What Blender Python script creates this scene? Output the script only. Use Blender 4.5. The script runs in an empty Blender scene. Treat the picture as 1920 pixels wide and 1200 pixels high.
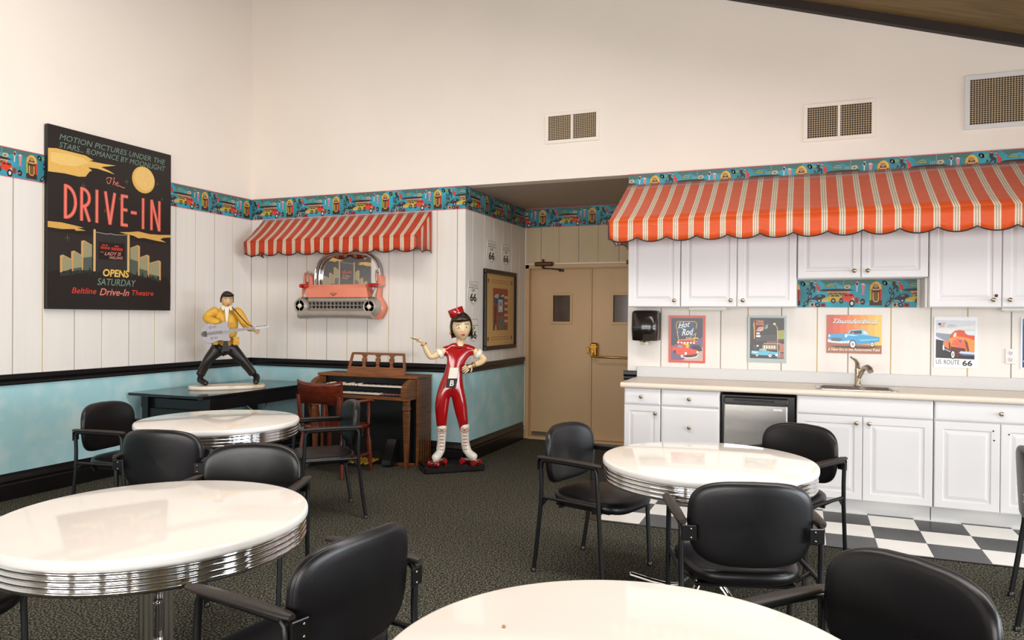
import bpy, bmesh, math, random
from mathutils import Vector, Matrix
S = bpy.context.scene
COL = S.collection
rnd = random.Random(7)
R = math.radians
PI = math.pi

# ---------------------------------------------------------------- camera
yaw, pitch, roll = R(21.8038), R(-0.249), R(-0.401)
fh = Vector((-math.sin(yaw), math.cos(yaw), 0)); rh = Vector((math.cos(yaw), math.sin(yaw), 0)); zz = Vector((0, 0, 1))
fw = fh*math.cos(pitch) + zz*math.sin(pitch)
u2 = zz*math.cos(pitch) - fh*math.sin(pitch)
rt = rh*math.cos(roll) - u2*math.sin(roll)
up = rh*math.sin(roll) + u2*math.cos(roll)
cam_d = bpy.data.cameras.new('camera'); cam = bpy.data.objects.new('camera', cam_d); COL.objects.link(cam)
m = Matrix.Identity(4)
for i in range(3):
    m[i][0] = rt[i]; m[i][1] = up[i]; m[i][2] = -fw[i]
m[2][3] = 1.46
cam.matrix_world = m
cam_d.sensor_width = 36; cam_d.lens = 1364.56*36/1920; cam_d.clip_start = 0.05; cam_d.clip_end = 200
S.camera = cam

# ---------------------------------------------------------------- light, exposure
S.view_settings.view_transform = 'Standard'; S.view_settings.look = 'None'
S.view_settings.gamma = 1; S.view_settings.use_curve_mapping = False
S.view_settings.exposure = 0.01
W = bpy.data.worlds.new('sky'); S.world = W; W.use_nodes = True
bg = W.node_tree.nodes['Background']; bg.inputs[0].default_value = (0.80, 0.88, 1.0, 1); bg.inputs[1].default_value = 1.2

def area(name, loc, rot, sx, sy, power, color, spread=180):
    l = bpy.data.lights.new(name, 'AREA'); l.shape = 'RECTANGLE'; l.size = sx; l.size_y = sy; l.energy = power; l.color = color
    l.spread = R(spread)
    o = bpy.data.objects.new(name, l); COL.objects.link(o); o.location = loc; o.rotation_euler = rot
    return o
# daylight through the glazing of the right wall and of the wall behind the camera
area('daylight_right', (6.0, 1.6, 1.35), (0, R(76), 0), 2.0, 8.0, 375, (0.90, 0.96, 1.0), 122)
area('daylight_front', (-1.0, -5.0, 1.5), (R(82), 0, 0), 8.0, 2.2, 540, (1.0, 0.96, 0.92), 150)
# unseen overhead lamps added to brighten the tables; spread trims light near the ceiling
for x, y in ((-2.7, 2.9), (-.3, 2.9), (2.5, 2.9)):
    area('overhead_fill', (x, y, 4.10-.32*(x+.067)-.03), (0, R(17.7), 0), 2.9, .6, 80, (1.0, 0.95, 0.90), 165)

# ---------------------------------------------------------------- materials
def lin(h):
    h = h.lstrip('#'); c = [int(h[i:i+2], 16)/255 for i in (0, 2, 4)]
    return tuple((x/12.92 if x <= .04045 else ((x+.055)/1.055)**2.4) for x in c) + (1,)
_M = {}
def mat(name, hx, rough=.5, metal=0, var=.06, vscale=6, bump=0, bscale=80, spec=.5, coat=0, hx2=None, detail=4, stretch=None, cramp=(.35, .65), trans=0):
    if name in _M: return _M[name]
    mt = bpy.data.materials.new(name); mt.use_nodes = True; nt = mt.node_tree; b = nt.nodes['Principled BSDF']
    b.inputs['Roughness'].default_value = rough; b.inputs['Metallic'].default_value = metal
    b.inputs['Specular IOR Level'].default_value = spec; b.inputs['Coat Weight'].default_value = coat; b.inputs['Coat Roughness'].default_value = .06
    if trans: b.inputs['Transmission Weight'].default_value = trans
    c = lin(hx); c2 = lin(hx2) if hx2 else tuple(x*(1-var) for x in c[:3]) + (1,)
    tc = nt.nodes.new('ShaderNodeTexCoord'); mp = nt.nodes.new('ShaderNodeMapping'); nt.links.new(tc.outputs['Object'], mp.inputs[0])
    if stretch: mp.inputs['Scale'].default_value = stretch
    n = nt.nodes.new('ShaderNodeTexNoise'); n.inputs['Scale'].default_value = vscale; n.inputs['Detail'].default_value = detail
    nt.links.new(mp.outputs[0], n.inputs[0])
    rp = nt.nodes.new('ShaderNodeValToRGB'); rp.color_ramp.elements[0].position = cramp[0]; rp.color_ramp.elements[1].position = cramp[1]
    rp.color_ramp.elements[0].color = c; rp.color_ramp.elements[1].color = c2
    nt.links.new(n.outputs[0], rp.inputs[0]); nt.links.new(rp.outputs[0], b.inputs['Base Color'])
    if bump:
        n2 = nt.nodes.new('ShaderNodeTexNoise'); n2.inputs['Scale'].default_value = bscale; n2.inputs['Detail'].default_value = 3
        nt.links.new(mp.outputs[0], n2.inputs[0])
        bp = nt.nodes.new('ShaderNodeBump'); bp.inputs['Strength'].default_value = bump; bp.inputs['Distance'].default_value = .01
        nt.links.new(n2.outputs[0], bp.inputs['Height']); nt.links.new(bp.outputs[0], b.inputs['Normal'])
    _M[name] = mt
    return mt
def ink(hx, rough=.45):
    return mat('print_' + hx.strip('#') + ('' if rough == .45 else '_%d' % (rough*100)), hx, rough, var=.05, vscale=30)

def stripes(name, axis, off, period=.1195, base='#ea5e26', pale='#f1e4cd'):
    mt = bpy.data.materials.new(name); mt.use_nodes = True; nt = mt.node_tree; b = nt.nodes['Principled BSDF']
    b.inputs['Roughness'].default_value = .42; b.inputs['Specular IOR Level'].default_value = .42; b.inputs['Sheen Weight'].default_value = .25; b.inputs['Sheen Roughness'].default_value = .4
    N = nt.nodes.new; L = nt.links.new
    def math_(op, a, bv=None):
        n = N('ShaderNodeMath'); n.operation = op
        if hasattr(a, 'links'): L(a, n.inputs[0])
        else: n.inputs[0].default_value = a
        if bv is not None:
            if hasattr(bv, 'links'): L(bv, n.inputs[1])
            else: n.inputs[1].default_value = bv
        return n.outputs[0]
    tc = N('ShaderNodeTexCoord'); sx = N('ShaderNodeSeparateXYZ'); L(tc.outputs['Object'], sx.inputs[0])
    x = sx.outputs[axis]
    t = math_('FRACT', math_('DIVIDE', math_('SUBTRACT', x, off), period))
    band = math_('LESS_THAN', t, .345)
    line = math_('LESS_THAN', math_('FRACT', math_('DIVIDE', t, .1275)), .70)
    inb = math_('MULTIPLY', band, line)
    m1 = N('ShaderNodeMix'); m1.data_type = 'RGBA'; m1.inputs[6].default_value = lin(base); m1.inputs[7].default_value = lin('#a98a70'); L(band, m1.inputs[0])
    m2 = N('ShaderNodeMix'); m2.data_type = 'RGBA'; L(m1.outputs[2], m2.inputs[6]); m2.inputs[7].default_value = lin(pale); L(inb, m2.inputs[0])
    nz = N('ShaderNodeTexNoise'); nz.inputs['Scale'].default_value = 14
    mr = N('ShaderNodeMapRange'); mr.inputs[3].default_value = .86; mr.inputs[4].default_value = 1.08; L(nz.outputs[0], mr.inputs[0])
    m3 = N('ShaderNodeMix'); m3.data_type = 'RGBA'; m3.blend_type = 'MULTIPLY'; m3.inputs[0].default_value = 1; L(m2.outputs[2], m3.inputs[6]); L(mr.outputs[0], m3.inputs[7])
    L(m3.outputs[2], b.inputs['Base Color'])
    # canvas lets some light through
    tr = N('ShaderNodeBsdfTranslucent'); L(m3.outputs[2], tr.inputs[0]); ms = N('ShaderNodeMixShader'); ms.inputs[0].default_value = .25
    L(b.outputs[0], ms.inputs[1]); L(tr.outputs[0], ms.inputs[2]); L(ms.outputs[0], nt.nodes['Material Output'].inputs[0])
    return mt

PLASTER = mat('cream_plaster', '#f8eee3', .85, var=.03, vscale=1.2, bump=.05, bscale=120, spec=.2)
PLANK = mat('cream_panelling', '#e8e2dc', .6, var=.03, vscale=3, spec=.3, stretch=(6, 6, .4))
PLANK_SHADE = mat('cream_panelling_shaded', '#cdb998', .6, var=.04, vscale=3, spec=.3, stretch=(6, 6, .4))  # panelling colour darkened to carry the alcove's shade
GROOVE_Y = mat('ochre_groove', '#c9b27c', .8); GROOVE_G = mat('grey_groove', '#9b958a', .8)
TEAL = mat('sponged_teal_paint', '#a3cfd6', .7, vscale=4.5, hx2='#c6dcdc', detail=9, cramp=(.45, .75), spec=.3)
BLACKT = mat('black_painted_wood', '#100c0e', .32, var=.3, vscale=10, spec=.5)
CARPET = mat('olive_carpet', '#7d7868', .97, vscale=105, hx2='#262825', bump=.8, bscale=120, spec=.04, detail=3, cramp=(.37, .53))
TILE_W = mat('white_vinyl_tile', '#efece6', .28, var=.04, vscale=9); TILE_B = mat('black_vinyl_tile', '#1c1c20', .3, hx2='#27272b', vscale=12)
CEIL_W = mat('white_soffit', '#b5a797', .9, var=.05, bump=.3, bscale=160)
CEIL_B = mat('brown_ceiling_boards', '#857047', .6, var=.3, vscale=3, stretch=(1, 8, 1))
BEAM = mat('dark_brown_beam', '#2a1c15', .6, var=.3, vscale=6)
WHITE = mat('white_thermofoil', '#dedddf', .35, var=.015, vscale=3, spec=.5)
WHITE2 = mat('white_carcass', '#e2e1e0', .5, var=.03)
KNOB = mat('brushed_nickel', '#b9ab98', .28, 1, var=.15, vscale=20)
LAMIN = mat('speckled_laminate', '#e9decf', .35, vscale=240, hx2='#ddd0c0', spec=.4)
LAMIN2 = mat('grey_speckled_laminate', '#d4d3d3', .45, vscale=240, hx2='#c4c5c7', spec=.4)
STEEL = mat('stainless_steel', '#c9c6c2', .24, 1, var=.12, vscale=2, stretch=(1, 1, 14))
CHROME = mat('chrome', '#e4e4e6', .07, 1, var=.04)
BLACKP = mat('black_plastic', '#131214', .3, var=.2)
VINYL = mat('black_vinyl', '#0f0d11', .36, var=.25, vscale=5, bump=.035, bscale=260, spec=.5)
FRAME = mat('black_powder_coat', '#0b0a0e', .42, var=.2, spec=.5)
ARMPAD = mat('dark_brown_armpad', '#2a221d', .5, var=.2, bump=.1, bscale=220)
TABLE = mat('white_laminate_top', '#ece5dd', .06, var=.015, vscale=2, spec=.36)
TABLEE = mat('white_table_edge', '#eeece8', .25, var=.02)
DOORP = mat('beige_door_paint', '#c8a67c', .5, var=.06, vscale=2)
BRASS = mat('brass', '#b98a3c', .28, 1, var=.2, vscale=12)
BRONZE = mat('bronze_closer', '#6b4427', .4, .6, var=.25)
GLASSD = mat('dark_door_glass', '#5a4636', .12, var=.5, vscale=2.5)
DESKM = mat('black_lacquer', '#14161a', .12, var=.2, spec=.6)
WALNUT = mat('walnut', '#7a4a25', .38, vscale=5, hx2='#5c3317', stretch=(1.2, 1.2, 14), detail=6)
WALNUTX = mat('walnut_long_grain', '#8a5226', .38, vscale=5, hx2='#683a1a', stretch=(1.2, 14, 14), detail=6)
MAHOG = mat('mahogany', '#6b2813', .28, vscale=5, hx2='#4c1a0d', stretch=(3, 3, 12), detail=5, coat=.3)
KEYW = mat('ivory_keys', '#efe6d6', .35); KEYB = mat('ebony_keys', '#0d0b0b', .3)
PEDAL = mat('yellow_pedal_wood', '#b5842b', .4)
MIRROR = mat('mirror_glass', '#d8d4cf', .02, 1, var=.01)
PINK = mat('pink_car_paint', '#e88a70', .32, var=.05, coat=.3)
SILVERP = mat('silver_paint', '#b3a99f', .36, .35, var=.12)
REDL = mat('red_lens', '#c01812', .15, coat=.6)
CREAM = mat('cream_paint', '#e7dfc6', .35)
# ---------------------------------------------------------------- builders
def wl(o):
    v = Vector((0, 0, 0))
    while o is not None:
        v += o.location; o = o.parent
    return v
def tag(o, label=None, cat=None, group=None, kind=None):
    if label: o['label'] = label
    if cat: o['category'] = cat
    if group: o['group'] = group
    if kind: o['kind'] = kind
    return o
def thing(name, label, cat, loc=(0, 0, 0), rotz=0, group=None):
    o = bpy.data.objects.new(name, None); COL.objects.link(o); o.empty_display_size = .1
    o.location = loc; o.rotation_euler = (0, 0, rotz)
    return tag(o, label, cat, group)
def copy_tree(o, parent=None):
    c = o.copy(); COL.objects.link(c); c.parent = parent
    for ch in list(o.children): copy_tree(ch, c)
    return c

class B:
    def __init__(s): s.v = []; s.f = []; s.m = []; s.sm = []
    def add(s, vs, fs, mi=0, smooth=False):
        o = len(s.v); s.v += [tuple(v) for v in vs]
        for f in fs:
            s.f.append(tuple(i+o for i in f)); s.m.append(mi); s.sm.append(smooth)
        return s
    def box(s, x0, y0, z0, x1, y1, z1, mi=0):
        vs = [(x, y, z) for z in (z0, z1) for y in (y0, y1) for x in (x0, x1)]
        return s.add(vs, [(0, 2, 3, 1), (4, 5, 7, 6), (0, 1, 5, 4), (2, 6, 7, 3), (0, 4, 6, 2), (1, 3, 7, 5)], mi)
    def bbox(s, x0, y0, z0, x1, y1, z1, r=.004, mi=0):
        # box with chamfered edges
        if x1 < x0: x0, x1 = x1, x0
        if y1 < y0: y0, y1 = y1, y0
        if z1 < z0: z0, z1 = z1, z0
        r = min(r, (x1-x0)*.45, (y1-y0)*.45, (z1-z0)*.45)
        bm = bmesh.new(); bmesh.ops.create_cube(bm, size=1)
        for v in bm.verts: v.co = Vector(((x0+x1)/2+v.co.x*(x1-x0), (y0+y1)/2+v.co.y*(y1-y0), (z0+z1)/2+v.co.z*(z1-z0)))
        bmesh.ops.bevel(bm, geom=bm.edges[:], offset=r, segments=1, affect='EDGES')
        bm.verts.index_update(); s.add([v.co for v in bm.verts], [[v.index for v in f.verts] for f in bm.faces], mi); bm.free()
        return s
    def prism(s, poly, a, b, ax, mi=0, smooth=False):
        # poly: 2-D outline, extruded along axis ax from a to b
        def P(p, t):
            if ax == 'x': return (t, p[0], p[1])
            if ax == 'y': return (p[0], t, p[1])
            return (p[0], p[1], t)
        n = len(poly)
        vs = [P(p, a) for p in poly] + [P(p, b) for p in poly]
        fs = [tuple(range(n))[::-1], tuple(range(n, 2*n))]
        s.add(vs, fs, mi)
        s.add(vs, [(i, (i+1) % n, n+(i+1) % n, n+i) for i in range(n)], mi, smooth)
        return s
    def tube(s, pts, r, seg=8, mi=0, flat=None, closed=False):
        pts = [Vector(p) for p in pts]; n = len(pts)
        rs = r if isinstance(r, (list, tuple)) else [r]*n
        rings = []; prev = None
        for i, p in enumerate(pts):
            if closed: d = pts[(i+1) % n]-pts[i-1]
            else: d = pts[min(i+1, n-1)]-pts[max(i-1, 0)]
            d.normalize()
            if prev is None:
                a = Vector((0, 0, 1)) if abs(d.z) < .9 else Vector((0, 1, 0))
                u = d.cross(a).normalized()
            else:
                u = (prev - d*prev.dot(d)).normalized()
            w = d.cross(u); prev = u
            fx, fy = flat if flat else (1, 1)
            rings.append([p + u*(math.cos(2*PI*k/seg)*rs[i]*fx) + w*(math.sin(2*PI*k/seg)*rs[i]*fy) for k in range(seg)])
        return s.loft(rings, mi, cap=not closed, closed=closed)
    def loft(s, rings, mi=0, cap=True, closed=False, smooth=True):
        n = len(rings); k = len(rings[0]); vs = [v for rg in rings for v in rg]; fs = []
        for i in range(n if closed else n-1):
            j = (i+1) % n
            for q in range(k):
                fs.append((i*k+q, i*k+(q+1) % k, j*k+(q+1) % k, j*k+q))
        s.add(vs, fs, mi, smooth)
        if cap and not closed:
            s.add(rings[0], [tuple(range(k))[::-1]], mi); s.add(rings[-1], [tuple(range(k))], mi)
        return s
    def lathe(s, prof, c=(0, 0, 0), seg=24, mi=0, axis='z', smooth=True):
        rings = []
        for r, z in prof:
            rg = []
            for k in range(seg):
                a = 2*PI*k/seg; x, y = r*math.cos(a), r*math.sin(a)
                if axis == 'z': p = (c[0]+x, c[1]+y, c[2]+z)
                elif axis == 'y': p = (c[0]+x, c[1]+z, c[2]-y)
                else: p = (c[0]+z, c[1]+x, c[2]+y)
                rg.append(p)
            rings.append(rg)
        return s.loft(rings, mi, smooth=smooth)
    def ell(s, c, r, seg=14, rg=9, mi=0, rot=None):
        rings = []
        M_ = rot or Matrix.Identity(3)
        for i in range(rg+1):
            t = PI*(i/rg); st = max(math.sin(t), .02)
            rings.append([Vector(c) + M_ @ Vector((r[0]*st*math.cos(2*PI*k/seg), r[1]*st*math.sin(2*PI*k/seg), -r[2]*math.cos(t))) for k in range(seg)])
        return s.loft(rings, mi)
    def build(s, name, mats, parent=None, world=True, kind=None, label=None, subsurf=0, autosmooth=True):
        me = bpy.data.meshes.new(name); off = wl(parent) if (parent is not None and world) else Vector((0, 0, 0))
        me.from_pydata([Vector(v)-off for v in s.v], [], s.f)
        ml = mats if isinstance(mats, (list, tuple)) else [mats]
        for q in ml: me.materials.append(q)
        me.polygons.foreach_set('material_index', s.m); me.polygons.foreach_set('use_smooth', s.sm)
        me.validate()
        bm = bmesh.new(); bm.from_mesh(me); bmesh.ops.recalc_face_normals(bm, faces=bm.faces[:]); bm.to_mesh(me); bm.free()
        me.update()
        o = bpy.data.objects.new(name, me); COL.objects.link(o)
        if parent is not None: o.parent = parent
        if kind: o['kind'] = kind
        if label: o['label'] = label
        if subsurf:
            md = o.modifiers.new('smooth', 'SUBSURF'); md.levels = subsurf; md.render_levels = subsurf
        return o

def struct(name, b, mats, parent=None):
    o = b.build(name, mats, parent)
    if parent is None: o['kind'] = 'structure'
    return o
def rrect(w, h, r, n=5, cx=0, cy=0):
    pts = []
    for (sx, sy, a0) in ((1, -1, -90), (1, 1, 0), (-1, 1, 90), (-1, -1, 180)):
        for i in range(n+1):
            a = R(a0+90*i/n); pts.append((cx+sx*(w/2-r)+r*math.cos(a), cy+sy*(h/2-r)+r*math.sin(a)))
    return pts
def nested(b, x0, x1, z0, z1, y, steps, mi=0, back=.02):
    # raised-panel front facing -y at plane y; steps = [(inset, depth outward)]
    rings = [[(x0, y+back, z0), (x1, y+back, z0), (x1, y+back, z1), (x0, y+back, z1)]]
    for ins, d in steps:
        rings.append([(x0+ins, y-d, z0+ins), (x1-ins, y-d, z0+ins), (x1-ins, y-d, z1-ins), (x0+ins, y-d, z1-ins)])
    b.loft(rings, mi, cap=True, smooth=False)
PANEL = [(0, -.004), (.004, 0), (.052, 0), (.057, -.007), (.066, -.007), (.088, -.001)]
SLAB = [(0, -.005), (.006, 0), (.018, .0015)]

# ---------------------------------------------------------------- flat print
_T = {}
def text_tris(s, shear=0, bold=0):
    k = (s, shear, bold)
    if k in _T: return _T[k]
    cu = bpy.data.curves.new('lettering', 'FONT'); cu.body = s; cu.size = 1; cu.shear = shear; cu.offset = bold; cu.resolution_u = 3
    ob = bpy.data.objects.new('lettering', cu); COL.objects.link(ob)
    bpy.context.view_layer.update()
    dg = bpy.context.evaluated_depsgraph_get(); ev = ob.evaluated_get(dg); me = ev.to_mesh()
    vs = [(v.co.x, v.co.y) for v in me.vertices]; fs = [tuple(p.vertices) for p in me.polygons]
    ev.to_mesh_clear(); bpy.data.objects.remove(ob); bpy.data.curves.remove(cu)
    x0 = min(v[0] for v in vs); x1 = max(v[0] for v in vs); y0 = min(v[1] for v in vs); y1 = max(v[1] for v in vs)
    _T[k] = ([((x-x0)/(x1-x0), (y-y0)/(y1-y0)) for x, y in vs], fs)
    return _T[k]
def clip(poly, ax, lim, keep_less):
    out = []
    n = len(poly)
    for i in range(n):
        a, b = poly[i], poly[(i+1) % n]
        ia = (a[ax] <= lim) if keep_less else (a[ax] >= lim); ib = (b[ax] <= lim) if keep_less else (b[ax] >= lim)
        if ia: out.append(a)
        if ia != ib:
            t = (lim-a[ax])/(b[ax]-a[ax]); out.append((a[0]+t*(b[0]-a[0]), a[1]+t*(b[1]-a[1])))
    return out
class Art:
    def __init__(s): s.it = []; s.start = 0   # (list of polys, colour, layer, bbox)
    def _add(s, polys, col):
        xs = [p[0] for q in polys for p in q]; ys = [p[1] for q in polys for p in q]
        bb = (min(xs), min(ys), max(xs), max(ys)); L = 1 if s.start else 0
        for (_, _, l, c) in s.it[s.start:]:
            if not (bb[2] < c[0] or c[2] < bb[0] or bb[3] < c[1] or c[3] < bb[1]): L = max(L, l+1)
        s.it.append((polys, col, L, bb)); return s
    def poly(s, pts, col): return s._add([pts], col)
    def polys(s, pp, col): return s._add(pp, col)
    def rect(s, x0, y0, x1, y1, col): return s._add([[(x0, y0), (x1, y0), (x1, y1), (x0, y1)]], col)
    def ell(s, cx, cy, rx, ry, col, n=16, rot=0):
        c, q = math.cos(rot), math.sin(rot)
        return s._add([[(cx+rx*math.cos(2*PI*i/n)*c-ry*math.sin(2*PI*i/n)*q, cy+rx*math.cos(2*PI*i/n)*q+ry*math.sin(2*PI*i/n)*c) for i in range(n)]], col)
    def line(s, pts, w, col):
        pp = []
        for a, b in zip(pts[:-1], pts[1:]):
            d = math.hypot(b[0]-a[0], b[1]-a[1]) or 1e-6; nx, ny = -(b[1]-a[1])/d*w/2, (b[0]-a[0])/d*w/2
            ex, ey = (b[0]-a[0])/d*w*.3, (b[1]-a[1])/d*w*.3
            pp.append([(a[0]+nx-ex, a[1]+ny-ey), (a[0]-nx-ex, a[1]-ny-ey), (b[0]-nx+ex, b[1]-ny+ey), (b[0]+nx+ex, b[1]+ny+ey)])
        # segments of one stroke share a plane only where they do not overlap
        for q in pp: s._add([q], col)
        return s
    def stroke(s, pts, w, col):
        # one continuous ribbon
        n = len(pts); L_, R_ = [], []
        for i, p in enumerate(pts):
            a = pts[max(i-1, 0)]; b = pts[min(i+1, n-1)]; d = math.hypot(b[0]-a[0], b[1]-a[1]) or 1e-6
            nx, ny = -(b[1]-a[1])/d*w/2, (b[0]-a[0])/d*w/2
            L_.append((p[0]+nx, p[1]+ny)); R_.append((p[0]-nx, p[1]-ny))
        return s._add([[L_[i], R_[i], R_[i+1], L_[i+1]] for i in range(n-1)], col)
    def text(s, t, x0, y0, x1, y1, col, shear=0, bold=0, dy=0):
        vs, fs = text_tris(t, shear, bold)
        V = [(x0+u*(x1-x0), y0+v*(y1-y0)+u*dy) for u, v in vs]
        return s._add([[V[i] for i in f] for f in fs], col)
    def build(s, name, parent, O, U, V, Nn, eps=.00035, clipbox=None, rough=.45, world=True, kind=None):
        O, U, V, Nn = Vector(O), Vector(U), Vector(V), Vector(Nn)
        b = B(); cols = []
        for polys, col, L, _ in s.it:
            if col not in cols: cols.append(col)
            mi = cols.index(col)
            for p in polys:
                if clipbox:
                    p = clip(p, 0, clipbox[0], False); p = clip(p, 1, clipbox[1], False) if p else p
                    p = clip(p, 0, clipbox[2], True) if p else p; p = clip(p, 1, clipbox[3], True) if p else p
                if len(p) < 3: continue
                ar = sum(p[i][0]*p[(i+1) % len(p)][1]-p[(i+1) % len(p)][0]*p[i][1] for i in range(len(p)))
                if abs(ar) < 1e-10: continue
                if ar < 0: p = p[::-1]
                b.add([O+U*q[0]+V*q[1]+Nn*(eps*(L+1)) for q in p], [tuple(range(len(p)))], mi)
        if max(q[2] for q in s.it) > 14: print('LAYERS', parent.name if parent else '', name, max(q[2] for q in s.it))
        me_o = b.build(name, [ink(c, rough) if isinstance(c, str) else c for c in cols], parent, world=world, kind=kind)
        return me_o
# ================================================================ the setting
XL, YB, XA, YA, XK = -5.770, 6.516, -3.110, 8.181, -1.477
ZT, ZB, ZR1, ZR0, ZBS = 2.757, 2.525, .983, .897, .208
XR, YF = 5.4, -4.4
def zc(x): return 4.10 - .32*(x+.067)

b = B(); b.box(XL-.2, YF-.2, -.12, XR+.2, YA+.3, 0)
floor = struct('floor', b, CARPET)
# vinyl tiles in front of the cabinets, one by one
T = .304; tm = {}
for key, mt_ in (('w', TILE_W), ('b', TILE_B)):
    for full in (1, 0):
        q = B(); q.bbox(0, 0, 0, T-.0015, (T if full else .07)-.0015, .004, .0012); o = q.build('floor_tile', mt_)
        tm[key, full] = o.data; bpy.data.objects.remove(o)
for k in range(-6, 9):
    for r in range(-1, 3):
        c = 'w' if (k+r) % 2 == 0 else 'b'
        o = bpy.data.objects.new('floor_tile', tm[c, 0 if r == -1 else 1]); COL.objects.link(o); o.parent = floor
        o.location = (.456+k*T, 6.007-T*(r+1), 0)
q = B(); q.bbox(-1.40, 5.075, 0, 3.2, 5.094, .007, .002); q.build('carpet_edge_strip', BLACKP, floor)
q = B(); q.box(-1.477, 5.0945, 0, -1.3685, 6.08, .004); q.build('floor_tile', TILE_B, floor)

b = B()
b.prism([(XL-.2, 0), (XA-.01, 0), (XA-.01, ZT), (XK, ZT), (XK, 0), (XR+.2, 0), (XR+.2, zc(XR+.2)), (XL-.2, zc(XL-.2))], YB+.010, YB+.16, 'y')
wall_back = struct('wall_back', b, PLASTER)
b = B(); b.box(XL-.2, YF, 0, XL-.010, YB+.2, zc(XL)+.1)
wall_left = struct('wall_left', b, PLASTER)
b = B(); b.box(XA-.14, YB+.16, 0, XA-.010, YA+.2, ZT+.2); wall_al = struct('wall_alcove_left', b, PLASTER)
b = B(); b.box(XK, YB+.16, 0, XK+.14, YA+.2, ZT+.2); wall_ar = struct('wall_alcove_right', b, PLANK_SHADE)
b = B()
b.prism([(XA-.14, 0), (-3.075, 0), (-3.075, 2.06), (-1.53, 2.06), (-1.53, 0), (XK+.14, 0), (XK+.14, ZT+.2), (XA-.14, ZT+.2)], YA+.01, YA+.2, 'y')
wall_ab = struct('wall_alcove_back', b, PLASTER)
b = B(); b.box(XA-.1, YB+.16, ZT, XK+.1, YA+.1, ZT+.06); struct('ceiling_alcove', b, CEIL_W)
# sloped board ceiling and the dark beam along the wall
b = B(); b.prism([(XL-.3, zc(XL-.3)), (XR+.5, zc(XR+.5)), (XR+.5, zc(XR+.5)+.15), (XL-.3, zc(XL-.3)+.15)], YF-.3, YB+.3, 'y')
ceil_ = struct('ceiling', b, CEIL_B)
b = B(); b.prism([(XL, zc(XL)-.075), (XR, zc(XR)-.075), (XR, zc(XR)), (XL, zc(XL))], YB-.05, YB+.01, 'y'); struct('trim_1', b, BEAM)
for i in range(4):
    y = 4.4-2.2*i
    b = B(); b.prism([(XL, zc(XL)-.16), (XR, zc(XR)-.16), (XR, zc(XR)), (XL, zc(XL))], y-.06, y+.06, 'y'); b.build('ceiling_beam', BEAM, ceil_)
# walls out of the picture, with their glazed openings
def glazed(name, ax, pos, a0, a1, height, opens, z0, z1):
    b = B(); cur = a0
    for (o0, o1) in opens:
        for (p, q, s0, s1) in ((cur, o0, 0, height), (o0, o1, 0, z0), (o0, o1, z1, height)):
            if ax == 'x': b.box(pos, p, s0, pos+.16, q, s1)
            else: b.box(p, pos-.16, s0, q, pos, s1)
        cur = o1
    if ax == 'x': b.box(pos, cur, 0, pos+.16, a1, height)
    else: b.box(cur, pos-.16, 0, a1, pos, height)
    w = struct(name, b, PLASTER)
    for i, (o0, o1) in enumerate(opens):
        f = B(); md = (o0+o1)/2
        for (p, q, s0, s1) in ((o0, o0+.06, z0, z1), (o1-.06, o1, z0, z1), (md-.03, md+.03, z0, z1), (o0, o1, z0, z0+.06), (o0, o1, z1-.06, z1), (o0, o1, 1.6, 1.64)):
            if ax == 'x': f.box(pos+.04, p, s0, pos+.10, q, s1)
            else: f.box(p, pos-.10, s0, q, pos-.04, s1)
        w_ = f.build('window_%d' % (i+1+(0 if ax == 'x' else 4)), WHITE2, None); w_['kind'] = 'structure'
    return w
glazed('wall_right', 'x', XR, YF, YB+.2, zc(XR)+.05, [(-3.4, -1.4), (-1.0, 1.0), (1.4, 3.4), (3.8, 5.6)], .15, 2.12)
glazed('wall_front', 'y', YF, XL-.2, XR+.2, 6.2, [(-4.6, -2.8), (-2.4, -.6), (-.2, 1.6), (2.0, 3.8)], .35, 2.4)

# ---------------------------------------------------------------- panelling, dado, border
def planks(wall, ax, pos, sgn, edges, z0, z1, m_=PLANK, first_yellow=True, groove=.008):
    # one board per pair of edges; pos = face plane, sgn = outward direction of the face
    g = B()
    for i, (e0, e1) in enumerate(zip(edges[:-1], edges[1:])):
        q = B(); d0, d1 = pos-sgn*.0100, pos
        lo, hi = min(d0, d1), max(d0, d1)
        if ax == 'x': q.bbox(lo, e0+groove/2, z0, hi, e1-groove/2, z1, .002)
        else: q.bbox(e0+groove/2, lo, z0, e1-groove/2, hi, z1, .002)
        q.build('wall_panel', m_, wall)
    for i, e in enumerate(edges[1:-1]):
        d0, d1 = pos-sgn*.0100, pos-sgn*.0045
        lo, hi = min(d0, d1), max(d0, d1); mi = 0 if (i % 2 == 0) == first_yellow else 1
        if ax == 'x': g.box(lo, e-groove/2, z0, hi, e+groove/2, z1, mi)
        else: g.box(e-groove/2, lo, z0, e+groove/2, hi, z1, mi)
    g.build('groove_strip', [GROOVE_Y, GROOVE_G], wall)
lx = [3.856-.265*k for k in range(4, 0, -1)] + [3.856, 4.098, 4.379, 4.639, 4.919, 5.205, 5.454, 5.706, 5.967, 6.23, YB]
planks(wall_left, 'x', XL, 1, lx, ZR1-.02, ZB+.02, first_yellow=True)
planks(wall_back, 'y', YB, -1, [XL, -5.55, -5.273, -5.016, -4.752, -4.494, -4.242, -3.984, -3.695, -3.426, -3.20, XA], ZR1-.02, ZB+.02, first_yellow=True)
kx = [XK, -1.177, -.929, -.662, -.438, -.169, .108, .34, .65, .93, 1.178, 1.463, 1.72, 1.98, 2.24, 2.5]
planks(wall_back, 'y', YB, -1, kx, .95, ZB+.02, first_yellow=False)
planks(wall_al, 'x', XA, 1, [YB+.002, 6.684, 6.975, 7.229, 7.485, 7.74, 8.0, YA], ZR1-.02, ZB+.02)
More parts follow.
